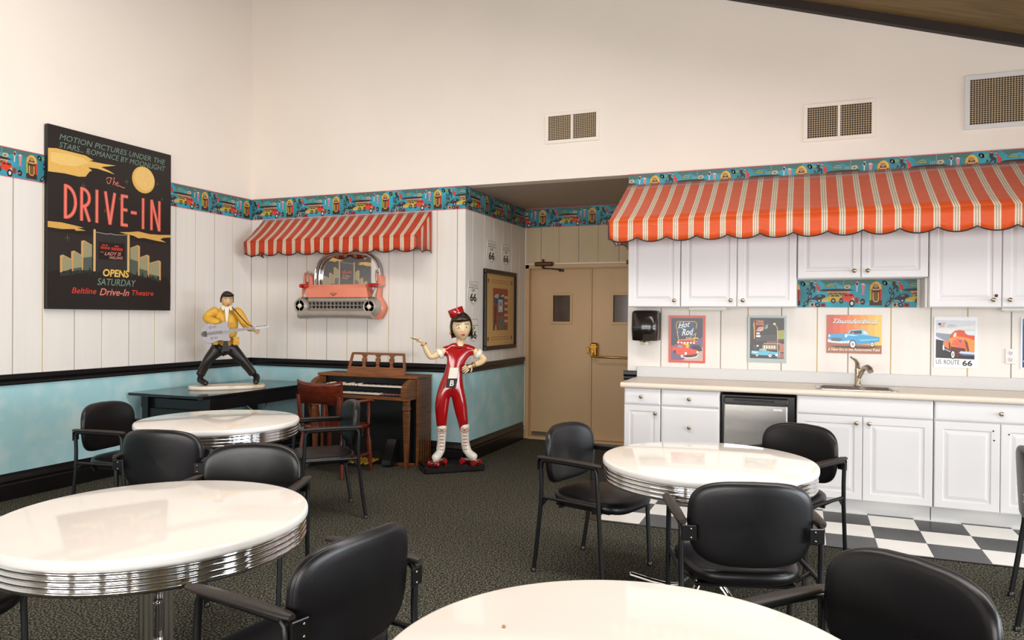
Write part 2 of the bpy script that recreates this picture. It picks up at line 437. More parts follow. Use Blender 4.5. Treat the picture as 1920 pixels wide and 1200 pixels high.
planks(wall_ab, 'y', YA, -1, [XA+.01, -2.905, -2.68, -2.44, -2.205, -1.96, -1.72, XK-.01], 2.10, ZB+.02, PLANK_SHADE, first_yellow=False)

b = B(); b.box(XL-.008, YF+.1, ZBS-.03, XL-.002, YB, ZR0+.02); b.build('wainscot', TEAL, wall_left)
b = B(); b.box(XL, YB-.0, ZBS-.03, XA-.01, YB+.009, ZR0+.02); b.build('wainscot', TEAL, wall_back)
b = B(); b.box(XA-.009, YB+.02, ZBS-.03, XA-.002, YA, ZR0+.02); b.build('wainscot', TEAL, wall_al)
RAIL = [(0, 0), (.014, 0), (.018, .010), (.012, .018), (.012, .030), (.022, .040), (.026, .052), (.026, .076), (.030, .080), (.030, .086), (0, .086)]
BASE = [(0, 0), (.020, 0), (.020, .12), (.016, .125), (.016, .14), (.024, .15), (.020, .165), (.012, .185), (.010, .208), (0, .208)]
def mould(name, prof, z, kind, wall_ax, pos, sgn, a0, a1, m_=BLACKT):
    b = B(); b.prism([(pos+sgn*d, z+h) for d, h in prof], a0, a1, 'y' if wall_ax == 'x' else 'x')
    o = b.build(name, m_); o['kind'] = 'structure'; return o
mould('trim_2', RAIL, ZR0, 0, 'x', XL, 1, YF+.1, YB); mould('trim_3', RAIL, ZR0, 0, 'y', YB, -1, XL+.03, XA+.03)
mould('trim_4', RAIL, ZR0, 0, 'x', XA, 1, YB-.03, YA-.05)
mould('trim_5', RAIL, ZR0, 0, 'y', YB, -1, XK-.03, -1.388)
mould('baseboard_left', BASE, 0, 0, 'x', XL, 1, YF+.1, YB); mould('baseboard_back', BASE, 0, 0, 'y', YB, -1, XL+.02, XA+.02)
mould('baseboard_alcove', BASE, 0, 0, 'x', XA, 1, YB-.02, YA-.06)

# wallpaper border: hot rods, jukeboxes, dancers
PER = .6085; BH = ZT-ZB
def motif(a, x):
    # one repeat, x = left end; heights 0..BH
    a.start = max(1, len(a.it))
    def X(u): return x+u/.87*PER      # the drawing below is laid out .87 wide, .38 high
    k = PER/.87; Y = lambda v: .004+v*(BH-.008)/.38
    P = lambda pts: [(X(u), Y(v)) for u, v in pts]
    E = lambda cx, cy, rx, ry, c, rot=0, n=14: a.poly([(X(cx)+rx*k*math.cos(t)*math.cos(rot)-ry*k*math.sin(t)*math.sin(rot), Y(cy)+rx*k*math.cos(t)*math.sin(rot)+ry*k*math.sin(t)*math.cos(rot)) for t in [2*PI*i/n for i in range(n)]], c)
    def rec(cx, cy, rx, ry, rot): E(cx, cy, rx, ry, '#20262a', rot); E(cx, cy, rx*.38, ry*.38, '#7fa9ad', rot, 8)
    # dim upper sky band and glow
    a.poly(P([(.22, .38), (.30, .30), (.40, .34), (.52, .27), (.66, .33), (.78, .30), (.84, .38)]), '#46716d')
    a.poly(P([(.88, .34), (.93, .30), (1.0, .31), (.97, .35)]), '#6f9a72')
    a.poly(P([(.03, .04), (.09, .14), (.16, .12), (.12, .03)]), '#3b7f83')
    rec(.045, .325, .024, .034, .6); rec(.10, .22, .013, .042, -.05); rec(.122, .145, .018, .055, -.25); rec(.08, .045, .018, .055, -.6)
    # dancing couple
    a.poly(P([(.125, .345), (.148, .355), (.160, .31), (.185, .27), (.180, .21), (.160, .20), (.168, .26), (.130, .23), (.118, .20), (.112, .21), (.135, .27), (.118, .31)]), '#1c2b30')
    E(.140, .362, .012, .013, '#c99a7c'); a.poly(P([(.128, .366), (.140, .380), (.153, .372), (.150, .366)]), '#1a1413')
    a.poly(P([(.182, .335), (.200, .335), (.212, .30), (.238, .275), (.232, .235), (.198, .232), (.196, .30)]), '#d8301f')
    E(.180, .352, .011, .012, '#d8a888'); a.poly(P([(.168, .356), (.178, .368), (.192, .358), (.190, .352)]), '#2b1713')
    a.poly(P([(.205, .232), (.212, .195), (.219, .195), (.215, .232)]), '#d8a888'); a.poly(P([(.155, .31), (.190, .30), (.190, .294), (.156, .303)]), '#d8a888')
    # bridge, skyline and the theatre sign
    for u in (.43, .448, .466, .484, .502): a.poly(P([(u-.005, .24), (u+.005, .24), (u+.004, .29+.09*(u-.40)), (u-.004, .29+.09*(u-.40))]), '#7ea39f')
    a.poly(P([(.478, .24), (.492, .24), (.490, .375), (.480, .375)]), '#5f9499')
    a.poly(P([(.288, .272), (.400, .272), (.400, .300), (.288, .300)]), '#39503f'); a.text('STRAND', X(.294), Y(.276), X(.394), Y(.297), '#d9d06a', bold=.01)
    a.poly(P([(.30, .306), (.345, .322), (.39, .306), (.345, .315)]), '#b9be62')
    a.poly(P([(.49, .265), (.50, .30), (.55, .305), (.565, .27), (.54, .255), (.53, .235), (.51, .24)]), '#c2b795'); a.poly(P([(.505, .28), (.52, .255), (.545, .285)]), '#6b5746')
    # surfboard on the roof, diner strip
    a.poly(P([(.31, .195), (.31, .215), (.56, .215), (.54, .19)]), '#d99a8c')
    a.poly(P([(.215, .228), (.27, .246), (.40, .252), (.54, .246), (.605, .230), (.54, .218), (.40, .214), (.27, .216)]), '#351d1c')
    a.poly(P([(.31, .15), (.31, .2), (.53, .2), (.53, .15)]), '#8a7a44')
    for u in (.34, .385, .43, .475): a.poly(P([(u, .163), (u, .19), (u+.03, .19), (u+.03, .163)]), '#3a3324')
    # dark coupe
    a.poly(P([(.135, .085), (.135, .115), (.165, .135), (.195, .165), (.25, .175), (.29, .165), (.30, .085)]), '#232c38')
    a.poly(P([(.200, .142), (.215, .160), (.245, .163), (.248, .142)]), '#6f8790'); E(.225, .085, .020, .026, '#15171a'); E(.225, .085, .010, .013, '#b9bfc0', 0, 10); a.poly(P([(.135, .09), (.135, .098), (.19, .092), (.19, .084)]), '#aebbc0')
    # yellow sedan
    a.poly(P([(.255, .08), (.25, .105), (.28, .125), (.325, .135), (.35, .175), (.44, .178), (.47, .14), (.47, .075)]), '#c8a83c')
    a.poly(P([(.345, .142), (.358, .168), (.39, .170), (.39, .142)]), '#4a4a3c'); a.poly(P([(.398, .142), (.398, .170), (.43, .170), (.446, .142)]), '#4a4a3c')
    a.poly(P([(.255, .078), (.253, .088), (.33, .082), (.33, .072)]), '#d7d3b8'); E(.378, .085, .026, .030, '#1b1713'); E(.378, .085, .012, .014, '#a9a28e', 0, 10)
    # red hot rod
    E(.462, .085, .022, .034, '#141214'); E(.462, .085, .009, .014, '#8a8780', 0, 10)
    a.poly(P([(.475, .095), (.478, .155), (.490, .182), (.585, .184), (.600, .150), (.605, .12), (.580, .065), (.545, .062)]), '#dd4020')
    a.poly(P([(.492, .150), (.500, .172), (.530, .173), (.530, .150)]), '#4a2420'); a.poly(P([(.540, .150), (.540, .173), (.582, .173), (.592, .150)]), '#4a2420')
    a.poly(P([(.605, .05), (.60, .12), (.620, .135), (.648, .125), (.650, .05)]), '#9a4a44'); a.poly(P([(.612, .06), (.61, .11), (.628, .118), (.640, .11), (.640, .06)]), '#6a3a3a')
    a.poly(P([(.57, .11), (.60, .125), (.60, .08), (.58, .06)]), '#b8b0a8')
    E(.575, .048, .030, .042, '#141214'); E(.575, .048, .016, .022, '#d2d4d2', 0, 10); E(.688, .072, .026, .036, '#141214'); E(.688, .072, .011, .015, '#7a6460', 0, 10)
    a.poly(P([(.64, .055), (.64, .065), (.69, .073), (.69, .063)]), '#c98a80')
    # ice cream and milkshake
    a.poly(P([(.610, .30), (.622, .345), (.640, .350), (.648, .30), (.636, .29), (.632, .205), (.622, .205), (.622, .285)]), '#d6cfc8'); E(.629, .315, .014, .020, '#5a2a28', 0, 10)
    a.poly(P([(.672, .305), (.715, .305), (.702, .20), (.705, .175), (.675, .175), (.684, .20)]), '#d08a8f'); a.poly(P([(.668, .305), (.690, .325), (.718, .305)]), '#efd6cf'); a.poly(P([(.655, .165), (.73, .165), (.72, .175), (.665, .175)]), '#b56a9a')
    # jukebox
    a.poly(P([(.760, .02), (.760, .25), (.770, .30), (.800, .338), (.822, .346), (.848, .338), (.878, .30), (.888, .25), (.888, .02)]), '#3a2118')
    a.poly(P([(.760, .24), (.770, .30), (.800, .338), (.822, .346), (.822, .315), (.800, .305), (.785, .24)]), '#e0a83c'); a.poly(P([(.888, .24), (.878, .30), (.848, .338), (.822, .346), (.822, .315), (.845, .305), (.862, .24)]), '#ecb23f')
    a.poly(P([(.760, .09), (.760, .235), (.780, .235), (.780, .09)]), '#9cae3c'); a.poly(P([(.868, .09), (.868, .235), (.888, .235), (.888, .09)]), '#d8322e')
    E(.824, .285, .026, .022, '#a58a63'); a.poly(P([(.788, .228), (.788, .248), (.860, .248), (.860, .228)]), '#e59a6a')
    a.poly(P([(.790, .20), (.790, .10), (.806, .066), (.842, .066), (.858, .10), (.858, .20), (.846, .20), (.846, .105), (.838, .08), (.810, .08), (.802, .105), (.802, .20)]), '#d9a43a'); a.poly(P([(.802, .20), (.802, .11), (.812, .085), (.836, .085), (.846, .11), (.846, .20)]), '#7a4a2c')
    # record sleeves
    a.poly(P([(.118, .0), (.118, .055), (.175, .062), (.185, .0)]), '#b59a86'); E(.15, .03, .014, .018, '#2a1c1a', 0, 10); rec(.208, .026, .032, .024, -.5); a.poly(P([(.24, .0), (.24, .055), (.295, .050), (.298, .0)]), '#9c2230'); E(.268, .025, .013, .017, '#2a1214', 0, 10)
BORD = mat('teal_border_paper', '#2fa3ba', .5, vscale=3.2, hx2='#2b7f8c', detail=3, cramp=(.4, .62))
def border(wall, O, U, Nn, length, phase, z0=ZB, h=BH):
    # phase: where (in metres from the start) the first jukebox repeat begins
    a = Art(); a.rect(0, 0, length, h, BORD)
    x = phase
    while x > 0: x -= PER
    n = 0
    while x < length:
        motif(a, x); x += PER; n += 1
    a.start = 0 if h <= .23 else 1
    if h > .23: a.rect(0, 0, length, .0055, '#e0566a'); a.rect(0, h-.0055, length, h, '#e0566a')
    return a.build('wallpaper_border', wall, (O[0], O[1], z0), U, (0, 0, 1), Nn, eps=.00018, clipbox=(0, 0, length, h), rough=.5)
JK = .824/.87*PER
border(wall_left, (XL+.001, 2.8, 0), (0, 1, 0), (1, 0, 0), YB-2.8, 4.0-2.8-JK)
border(wall_back, (XL, YB-.001, 0), (1, 0, 0), (0, -1, 0), XA-XL, -5.245-XL-JK)
border(wall_back, (XK, YB-.001, 0), (1, 0, 0), (0, -1, 0), 2.6-XK, -1.24-XK-JK)
border(wall_al, (XA+.001, YB, 0), (0, 1, 0), (1, 0, 0), YA-YB, 7.03-YB-JK)
border(wall_ab, (XA, YA-.001, 0), (1, 0, 0), (0, -1, 0), XK-XA, -2.28-XA-JK)

# ---------------------------------------------------------------- alcove double door
def door(n, x0, x1, hinge_left, label=None):
    b = B(); wx0, wx1 = (x0+.275, x0+.50) if hinge_left else (x0+.255, x0+.48)
    wz0, wz1 = 1.40, 1.725
    y0, y1 = YA+.06, YA+.105
    b.box(x0, y0, .03, wx0, y1, 2.03); b.box(wx1, y0, .03, x1, y1, 2.03); b.box(wx0, y0, .03, wx1, y1, wz0); b.box(wx0, y0, wz1, wx1, y1, 2.03)
    o = b.build('door_%d' % n, DOORP); o['kind'] = 'structure'
    f = B()
    for q in ((wx0-.022, wz0-.022, wx1+.022, wz0+.008), (wx0-.022, wz1-.008, wx1+.022, wz1+.022), (wx0-.022, wz0, wx0+.008, wz1), (wx1-.008, wz0, wx1+.022, wz1)):
        f.bbox(q[0], y0-.012, q[1], q[2], y0+.004, q[3], .004)
    f.build('window_frame', DOORP, o)
    g = B(); g.box(wx0, y0+.018, wz0, wx1, y0+.026, wz1); g.build('window_pane', GLASSD, o)
    g = B(); g.box(x0+.015, y0-.004, .035, x1-.015, y0, .085); g.build('kick_strip', KNOB if hinge_left else DOORP, o)
    return o
dl = door(1, -3.05, -2.305, True); dr = door(2, -2.298, -1.545, False)
b = B(); b.bbox(-2.312, YA+.035, .03, -2.288, YA+.06, 2.03, .004); b.build('meeting_stile', DOORP, dl)
b = B()
for q in ((-3.10, 0, -3.05, 2.085), (-1.545, 0, -1.49, 2.085), (-3.10, 2.035, -1.49, 2.085)): b.bbox(q[0], YA-.012, q[1], q[2], YA+.11, q[3], .005)
for q in ((-3.06, 0, -3.045, 2.04), (-3.05, 2.025, -1.545, 2.04)): b.box(q[0], YA+.04, q[1], q[2], YA+.06, q[3])
struct('trim_6', b, DOORP)
b = B(); b.bbox(-3.05, YA-.03, 0, -1.545, YA+.12, .028, .006); struct('trim_7', b, DOORP)
def closer(x, label):
    t = thing('door_closer', label, 'door closer', (x, YA-.015, 2.08))
    b = B(); b.bbox(x, YA-.075, 2.062, x+.225, YA-.0125, 2.112, .012); b.build('body', BRONZE, t)
    b = B(); b.lathe([(.016, -.03), (.016, 0), (.010, .002), (.010, .045), (.013, .047), (.013, .077), (.008, .081)], (x+.1, YA-.045, 2.063), 10); b.build('spindle', BRONZE, t)
    b = B(); b.tube([(x+.1, YA-.045, 2.035), (x+.2, YA-.09, 2.03), (x+.3, YA+.045, 2.02)], .008, 6); b.bbox(x+.27, YA+.03, 2.0, x+.33, YA+.062, 2.03, .004); b.build('arm', BLACKT, t)
closer(-2.965, 'small bronze door closer above the left leaf of the beige double door')
closer(-1.86, 'bronze door closer above the right door leaf, beside the cabinets')
t = thing('panic_bar', 'brass push bar with latch box on the right leaf of the beige double door', 'push bar', (-2.25, YA+.06, 1.08))
b = B(); b.bbox(-2.285, YA-.03, 1.00, -2.205, YA+.058, 1.165, .012); b.build('latch_case', BRASS, t)
b = B(); b.bbox(-2.288, YA-.037, 1.105, -2.202, YA-.02, 1.135, .004); b.bbox(-2.27, YA-.05, 1.05, -2.235, YA-.03, 1.09, .004); b.build('latch_head', BRASS, t)
b = B(); b.tube([(-2.245, YA-.035, 1.06), (-2.24, YA-.055, 1.02), (-2.215, YA-.06, 1.005), (-1.62, YA-.06, 1.0), (-1.60, YA-.03, 1.0), (-1.60, YA+.055, 1.0)], .012, 8); b.build('bar', BRASS, t)
b = B(); b.bbox(-2.345, YA+.03, 1.04, -2.313, YA+.058, 1.115, .005); b.build('strike', BRASS, t)
# ================================================================ kitchen wall
def knob(parent, x, y, z, m_=KNOB):
    b = B(); b.lathe([(.006, 0), (.006, -.012), (.009, -.015), (.0155, -.020), (.0165, -.025), (.012, -.030), (.002, -.032)], (x, y, z), 14, axis='y')
    return b.build('knob', m_, parent)
def cab_door(parent, name, x0, x1, z0, z1, yf, kx=None, kz=None, steps=PANEL):
    b = B(); nested(b, x0, x1, z0, z1, yf, steps, back=.018); o = b.build(name, WHITE, parent)
    if kx is not None: knob(o, kx, yf, kz)
    return o
YU = 6.196          # face of the upper doors
def upper(label, x0, x1, z0, z1, doors):
    t = thing('wall_cabinet', label, 'cabinet', ((x0+x1)/2, YB-.15, z0), group='white upper cabinets')
    b = B(); b.bbox(x0, YU+.022, z0, x1, YB-.001, z1, .002); b.build('carcass', WHITE2, t)
    for (a, c, k) in doors: cab_door(t, 'door', a+.003, c-.003, z0+.004, z1-.006, YU+.002, k, z0+.055)
    return t
upper('single-door white upper cabinet above the towel dispenser', -1.405, -.960, 1.552, 2.46, [(-1.405, -.960, -1.008)])
upper('two-door white upper cabinet above the hot rod and night street signs', -.958, -.050, 1.552, 2.46, [(-.958, -.505, -.552), (-.503, -.050, -.456)])
upper('short two-door white upper cabinet over the blue border strip', -.046, .866, 1.778, 2.46, [(-.046, .410, .362), (.410, .866, .456)])
t = upper('two-door white upper cabinet above the orange coupe sign, at the right edge', .870, 1.80, 1.552, 2.46, [(.870, 1.332, 1.276), (1.332, 1.80, 1.378)])
b = B(); b.lathe([(.011, 0), (.011, -.004), (.004, -.007)], (1.297, YU-.001, 1.638), 12, axis='y'); b.build('lock', BRONZE, t)
upper('white upper cabinet beyond the picture edge', 1.804, 2.5, 1.552, 2.46, [(1.804, 2.5, 1.86)])['label'] = 'white upper cabinet just right of the frame'
# side of the niche and border inside it
b = B(); b.bbox(.850, YU+.05, 1.552, .8685, YB-.001, 1.776, .002); o = b.build('niche_side_panel', WHITE2, None); tag(o, 'narrow white end panel beside the blue border strip under the short cabinet', 'panel')
border(wall_back, (-.044, YB-.004, 0), (1, 0, 0), (0, -1, 0),   .875, .584-JK, z0=1.556, h=.228)
for i, (x0, x1, lb) in enumerate(((-.90, -.60, 'slim white light fitting under the cabinet above the hot rod sign'), (1.34, 1.75, 'slim white light fitting under the right end cabinet'))):
    t = thing('under_cabinet_light', lb, 'light fitting', (x0, 6.3, 1.53))
    b = B(); b.bbox(x0, 6.25, 1.528, x1, 6.37, 1.5515, .006); b.build('housing', WHITE2, t)
    b = B(); b.bbox(x0+.02, 6.262, 1.524, x1-.02, 6.358, 1.5275, .001); b.build('diffuser', CREAM, t)

# base cabinets
YF_ = 5.93
def base(label, x0, x1, fronts):
    t = thing('base_cabinet', label, 'cabinet', ((x0+x1)/2, 6.22, 0), group='white base cabinets')
    b = B(); b.bbox(x0, YF_+.021, .115, x1, YB-.005, .885, .002); b.build('carcass', WHITE2, t)
    b = B(); b.box(x0, 6.045, 0, x1, YB-.02, .1149); b.build('toe_kick', WHITE2, t)
    for (nm, a, c, z0, z1, kx, kz, st) in fronts: cab_door(t, nm, a+.002, c-.002, z0, z1, YF_, kx, kz, st)
    return t
base('narrow white base cabinet with drawer and door at the alcove end', -1.370, -1.070, [('drawer', -1.37, -1.07, .752, .880, -1.225, .815, SLAB), ('door', -1.37, -1.07, .125, .740, -1.108, .683, [(0, -.004), (.004, 0), (.042, 0), (.047, -.007), (.056, -.007), (.076, -.001)])])
base('white base cabinet with small drawer over a deep plain drawer, left of the fridge', -1.066, -.606, [('drawer', -1.066, -.606, .752, .880, -.84, .812, SLAB), ('drawer', -1.066, -.606, .125, .742, -.838, .585, SLAB)])
base('white sink base cabinet with two raised-panel doors', -.040, .868, [('false_front', -.04, .868, .748, .880, None, 0, SLAB), ('door', -.04, .413, .125, .740, .37, .695, PANEL), ('door', .413, .868, .125, .740, .455, .695, PANEL)])
t = base('white base cabinet with wide drawer over two doors, right of the sink', .874, 1.72, [('drawer', .874, 1.72, .748, .880, 1.275, .812, SLAB), ('door', .874, 1.275, .125, .738, None, 0, PANEL), ('door', 1.275, 1.72, .125, .738, None, 0, PANEL)])
for x, z in ((1.237, .625), (1.232, .69), (1.325, .672)):
    b = B(); b.lathe([(.0055, 0), (.0055, -.002), (.001, -.003)], (x, YF_, z), 8, axis='y'); b.build('screw_hole', BLACKP, t)
base('white base cabinet right of the picture edge', 1.724, 2.5, [('drawer', 1.724, 2.5, .748, .880, 2.1, .812, SLAB), ('door', 1.724, 2.5, .125, .738, 1.78, .69, PANEL)])

t = thing('worktop', 'long cream speckled laminate worktop with upstand, running along the kitchen wall', 'worktop', (.5, 6.2, .886))
SX0, SX1, SY0, SY1 = .095, .66, 5.985, 6.40
b = B()
for q in ((-1.392, 5.898, SX0+.02, YB-.001), (SX1-.02, 5.898, 2.5, YB-.001), (SX0+.02, 5.898, SX1-.02, SY0+.02), (SX0+.02, SY1-.02, SX1-.02, YB-.001)): b.box(q[0], q[1], .887, q[2], q[3], .928)
b.build('slab', LAMIN, t)
b = B(); b.tube([(-1.392, 5.899, .9075), (2.5, 5.899, .9075)], .0205, 10, flat=(.5, 1)); b.build('front_edge', LAMIN, t)
b = B(); b.bbox(-1.386, YB-.024, .9285, 2.5, YB-.0005, 1.025, .004); b.build('upstand', LAMIN2, t)

# sink and tap
t = thing('kitchen_sink', 'stainless drop-in sink set in the worktop', 'sink', ((SX0+SX1)/2, 6.2, .93))
def rr3(w, h, r, cx, cy, z): return [(x, y, z) for x, y in rrect(w, h, r, 6, cx, cy)]
cx, cy, w, h = (SX0+SX1)/2, (SY0+SY1)/2, SX1-SX0, SY1-SY0
b = B(); b.loft([rr3(w, h, .06, cx, cy, .9285), rr3(w, h, .06, cx, cy, .934), rr3(w-.02, h-.02, .055, cx, cy, .937), rr3(w-.05, h-.05, .05, cx, cy, .935)], cap=False)
b.loft([rr3(w-.05, h-.05, .05, cx, cy, .935), rr3(w-.06, h-.14, .05, cx, cy-.035, .930), rr3(w-.08, h-.16, .05, cx, cy-.035, .80), rr3(w-.16, h-.24, .05, cx, cy-.035, .79)], cap=False)
b.add(rr3(w-.16, h-.24, .05, cx, cy-.035, .79), [tuple(range(28))]); b.build('basin', STEEL, t)
b = B(); b.lathe([(.03, 0), (.03, .004), (.01, .005)], (cx, cy-.03, .791), 14); b.build('drain', CHROME, t)
t = thing('tap', 'single-lever brushed nickel tap behind the sink', 'tap', (.405, 6.365, .937))
b = B(); b.lathe([(.030, 0), (.030, .008), (.024, .016), (.022, .10), (.024, .125), (.020, .14), (.003, .146)], (.405, 6.365, .9365), 18); b.build('body', KNOB, t)
b = B(); b.tube([(.412, 6.350, 1.00), (.43, 6.31, 1.05), (.445, 6.265, 1.082), (.462, 6.215, 1.090), (.475, 6.18, 1.078), (.480, 6.165, 1.062)], [.016, .018, .019, .022, .024, .021], 12); b.build('spout', KNOB, t)
b = B(); b.lathe([(.020, 0), (.019, -.006), (.002, -.007)], (.482, 6.160, 1.062), 12); b.build('spray_head', CHROME, t)
b = B(); b.tube([(.405, 6.365, 1.075), (.400, 6.350, 1.115), (.385, 6.325, 1.140), (.350, 6.30, 1.165)], [.018, .014, .011, .009], 10, flat=(1.15, .7)); b.build('lever', KNOB, t)

# small fridge under the counter
t = thing('mini_fridge', 'compact stainless-front fridge with black top strip, under the worktop', 'fridge', (-.32, 6.2, 0))
b = B(); b.bbox(-.598, 5.965, .02, -.050, YB-.05, .862, .006); b.build('cabinet', BLACKP, t)
b = B(); b.bbox(-.572, 5.925, .105, -.105, 5.9645, .795, .01); b.build('door', STEEL, t)
b = B(); b.bbox(-.575, 5.920, .797, -.100, 5.9645, .848, .01); b.tube([(-.50, 5.922, .826), (-.36, 5.912, .824), (-.20, 5.922, .822)], .010, 8, flat=(1, .6)); b.build('handle_strip', BLACKP, t)
b = B(); b.bbox(-.208, 5.9225, .752, -.142, 5.9249, .766, .001); b.build('name_plate', WHITE2, t)
b = B(); b.bbox(-.575, 5.945, .03, -.10, 5.9645, .098, .004); b.build('kick_plate', BLACKP, t)
b = B()
for x in (-.56, -.09):
    for y in (6.0, 6.4): b.lathe([(.015, 0), (.015, .0195)], (x, y, 0), 8)
b.build('feet', BLACKP, t, kind='stuff')

# towel dispenser, outlet
t = thing('towel_dispenser', 'smoked black paper towel dispenser on the wall left of the hot rod sign', 'dispenser', (-1.30, 6.42, 1.25))
rings = []
for z, w, d in ((1.258, .205, .17), (1.262, .222, .19), (1.36, .230, .205), (1.50, .226, .200), (1.518, .215, .18), (1.524, .19, .15)):
    rings.append([(-1.292+w/2*sx, y, z) for sx, y in ((-1, YB-.001), (-1, YB-d*.75), (-.85, YB-d*.93), (-.5, YB-d), (0, YB-d*1.02), (.5, YB-d), (.85, YB-d*.93), (1, YB-d*.75), (1, YB-.001))])
b = B(); b.loft(rings); b.build('cover', mat('smoked_plastic', '#1f1814', .18, var=.3, vscale=2, coat=.3), t)
b = B(); b.bbox(-1.395, YB-.195, 1.375, -1.189, YB-.214, 1.380, .001); b.build('seam', BLACKP, t)
b = B(); b.lathe([(.010, 0), (.010, -.010), (.002, -.014)], (-1.29, YB-.16, 1.2575), 8); b.bbox(-1.335, YB-.165, 1.252, -1.25, YB-.10, 1.2578, .002); b.build('outlet_slot', BLACKP, t)
b = B(); b.add([(-1.335+.012*i, YB-.13+.006*math.sin(i*1.3), z) for z in (1.254, 1.222) for i in range(7)], [(i, i+1, i+8, i+7) for i in range(6)], 0, True)
o = b.build('paper_sheet', CREAM, t); md = o.modifiers.new('thickness', 'SOLIDIFY'); md.thickness = .001
t = thing('power_outlet', 'white double socket plate right of the orange coupe sign', 'socket', (1.459, YB-.003, 1.187))
b = B(); b.bbox(1.424, YB-.010, 1.130, 1.494, YB-.0005, 1.245, .003); b.build('plate', WHITE2, t)
for z in (1.213, 1.163):
    b = B(); b.lathe([(.0165, 0), (.0165, -.003), (.014, -.004)], (1.459, YB-.010, z), 14, axis='y'); o = b.build('receptacle', WHITE, t)
    b = B(); b.box(1.450, YB-.0152, z-.001, 1.453, YB-.0142, z+.008); b.box(1.464, YB-.0152, z-.001, 1.467, YB-.0142, z+.008); b.box(1.456, YB-.0152, z-.011, 1.462, YB-.0142, z-.005); b.build('slots', BLACKP, o, kind='stuff')

# ---------------------------------------------------------------- awnings
def awning(name, label, x0, x1, ytop, ztop, yf, zf, zv, mx, my, ends, nsc, edge=BLACKT):
    t = thing(name, label, 'awning', ((x0+x1)/2, ytop, ztop))
    ox = wl(t)
    n = max(8, int((x1-x0)/.06)); rows = 7
    # canopy: slightly sagging canvas
    b = B(); vs = []
    for j in range(rows+1):
        v = j/rows
        for i in range(n+1):
            u = i/n; sag = .012*math.sin(PI*v)*(1+.4*math.sin(u*19))
            vs.append((x0+(x1-x0)*u, ytop+(yf-ytop)*v, ztop+(zf-ztop)*v-sag))
    b.add(vs, [(j*(n+1)+i, j*(n+1)+i+1, (j+1)*(n+1)+i+1, (j+1)*(n+1)+i) for j in range(rows) for i in range(n)], 0, True)
    o = b.build('canopy', mx, t); o.modifiers.new('thickness', 'SOLIDIFY').thickness = .003
    # valance with scalloped hem
    b = B(); per = (x1-x0)/nsc; m_ = nsc*8; vs = []; hem = []
    for i in range(m_+1):
        x = x0+(x1-x0)*i/m_; ph = ((x-x0)/per) % 1.0
        zb_ = zv + .034*(abs(2*ph-1))**2.2
        for j in range(4):
            v = j/3; y = yf - .007*math.sin(x*23)*v - .004*v*math.sin(x*7)
            vs.append((x, y, zf+(zb_-zf)*v))
        hem.append(vs[-1])
    b.add(vs, [(i*4+j, i*4+j+1, i*4+j+5, i*4+j+4) for i in range(m_) for j in range(3)], 0, True)
    o = b.build('valance', mx, t); o.modifiers.new('thickness', 'SOLIDIFY').thickness = .003
    b = B(); b.tube(hem, .0048, 6); b.build('hem_piping', edge, t)
    for xe in ends:
        b = B(); vs = []; k = 10
        for i in range(k+1):
            v = i/k; y = ytop+(yf-ytop)*v; zt_ = ztop+(zf-ztop)*v-.004; zl = zv+.03*abs(math.sin(v*PI*1.5+.3))
            w_ = .004*math.sin(v*9)
            vs += [(xe, y, zt_), (xe+w_, y, (zt_+zl)/2), (xe+w_*2, y, zl)]
        b.add(vs, [(i*3+j, i*3+j+1, i*3+j+4, i*3+j+3) for i in range(k) for j in range(2)], 0, True)
        o = b.build('end_panel', my, t); o.modifiers.new('thickness', 'SOLIDIFY').thickness = .003
        b = B(); b.tube([vs[i*3+2] for i in range(k+1)], .0048, 6); b.tube([vs[k*3], vs[k*3+1], vs[k*3+2]], .004, 6); b.build('end_piping', edge, t)
    b = B()
    b.tube([(x0+.01, yf+.012, zf-.016), (x1-.01, yf+.012, zf-.016)], .009, 6); b.tube([(x0+.01, ytop-.012, ztop-.03), (x1-.01, ytop-.012, ztop-.03)], .009, 6)
    for x in (x0+.012, x1-.012): b.tube([(x, ytop-.012, ztop-.03), (x, yf+.012, zf-.016), (x, ytop-.012, zf-.016)], .008, 6)
    b.build('frame', FRAME, t)
    return t
# stripe phase is measured from the awning's own origin
xc = (XK+2.5)/2
awning('striped_awning', 'large orange and cream striped awning over the kitchen cabinets', XK, 2.5, YB-.014, 2.655, 5.785, 2.238, 2.068,
       stripes('canvas_large', 0, -1.435-xc), stripes('canvas_large_end', 1, .03), [XK, 2.5], 17)
x0, x1 = -5.590, -3.478; xc = (x0+x1)/2
awning('striped_awning', 'small red and cream striped awning above the pink car-front mirror', x0, x1, YB-.014, 2.515, 6.200, 2.248, 2.088,
       stripes('canvas_small', 0, -5.55-xc, .1178, '#d2421d'), stripes('canvas_small_end', 1, .02, .1178, '#d2421d'), [x0, x1], 9)

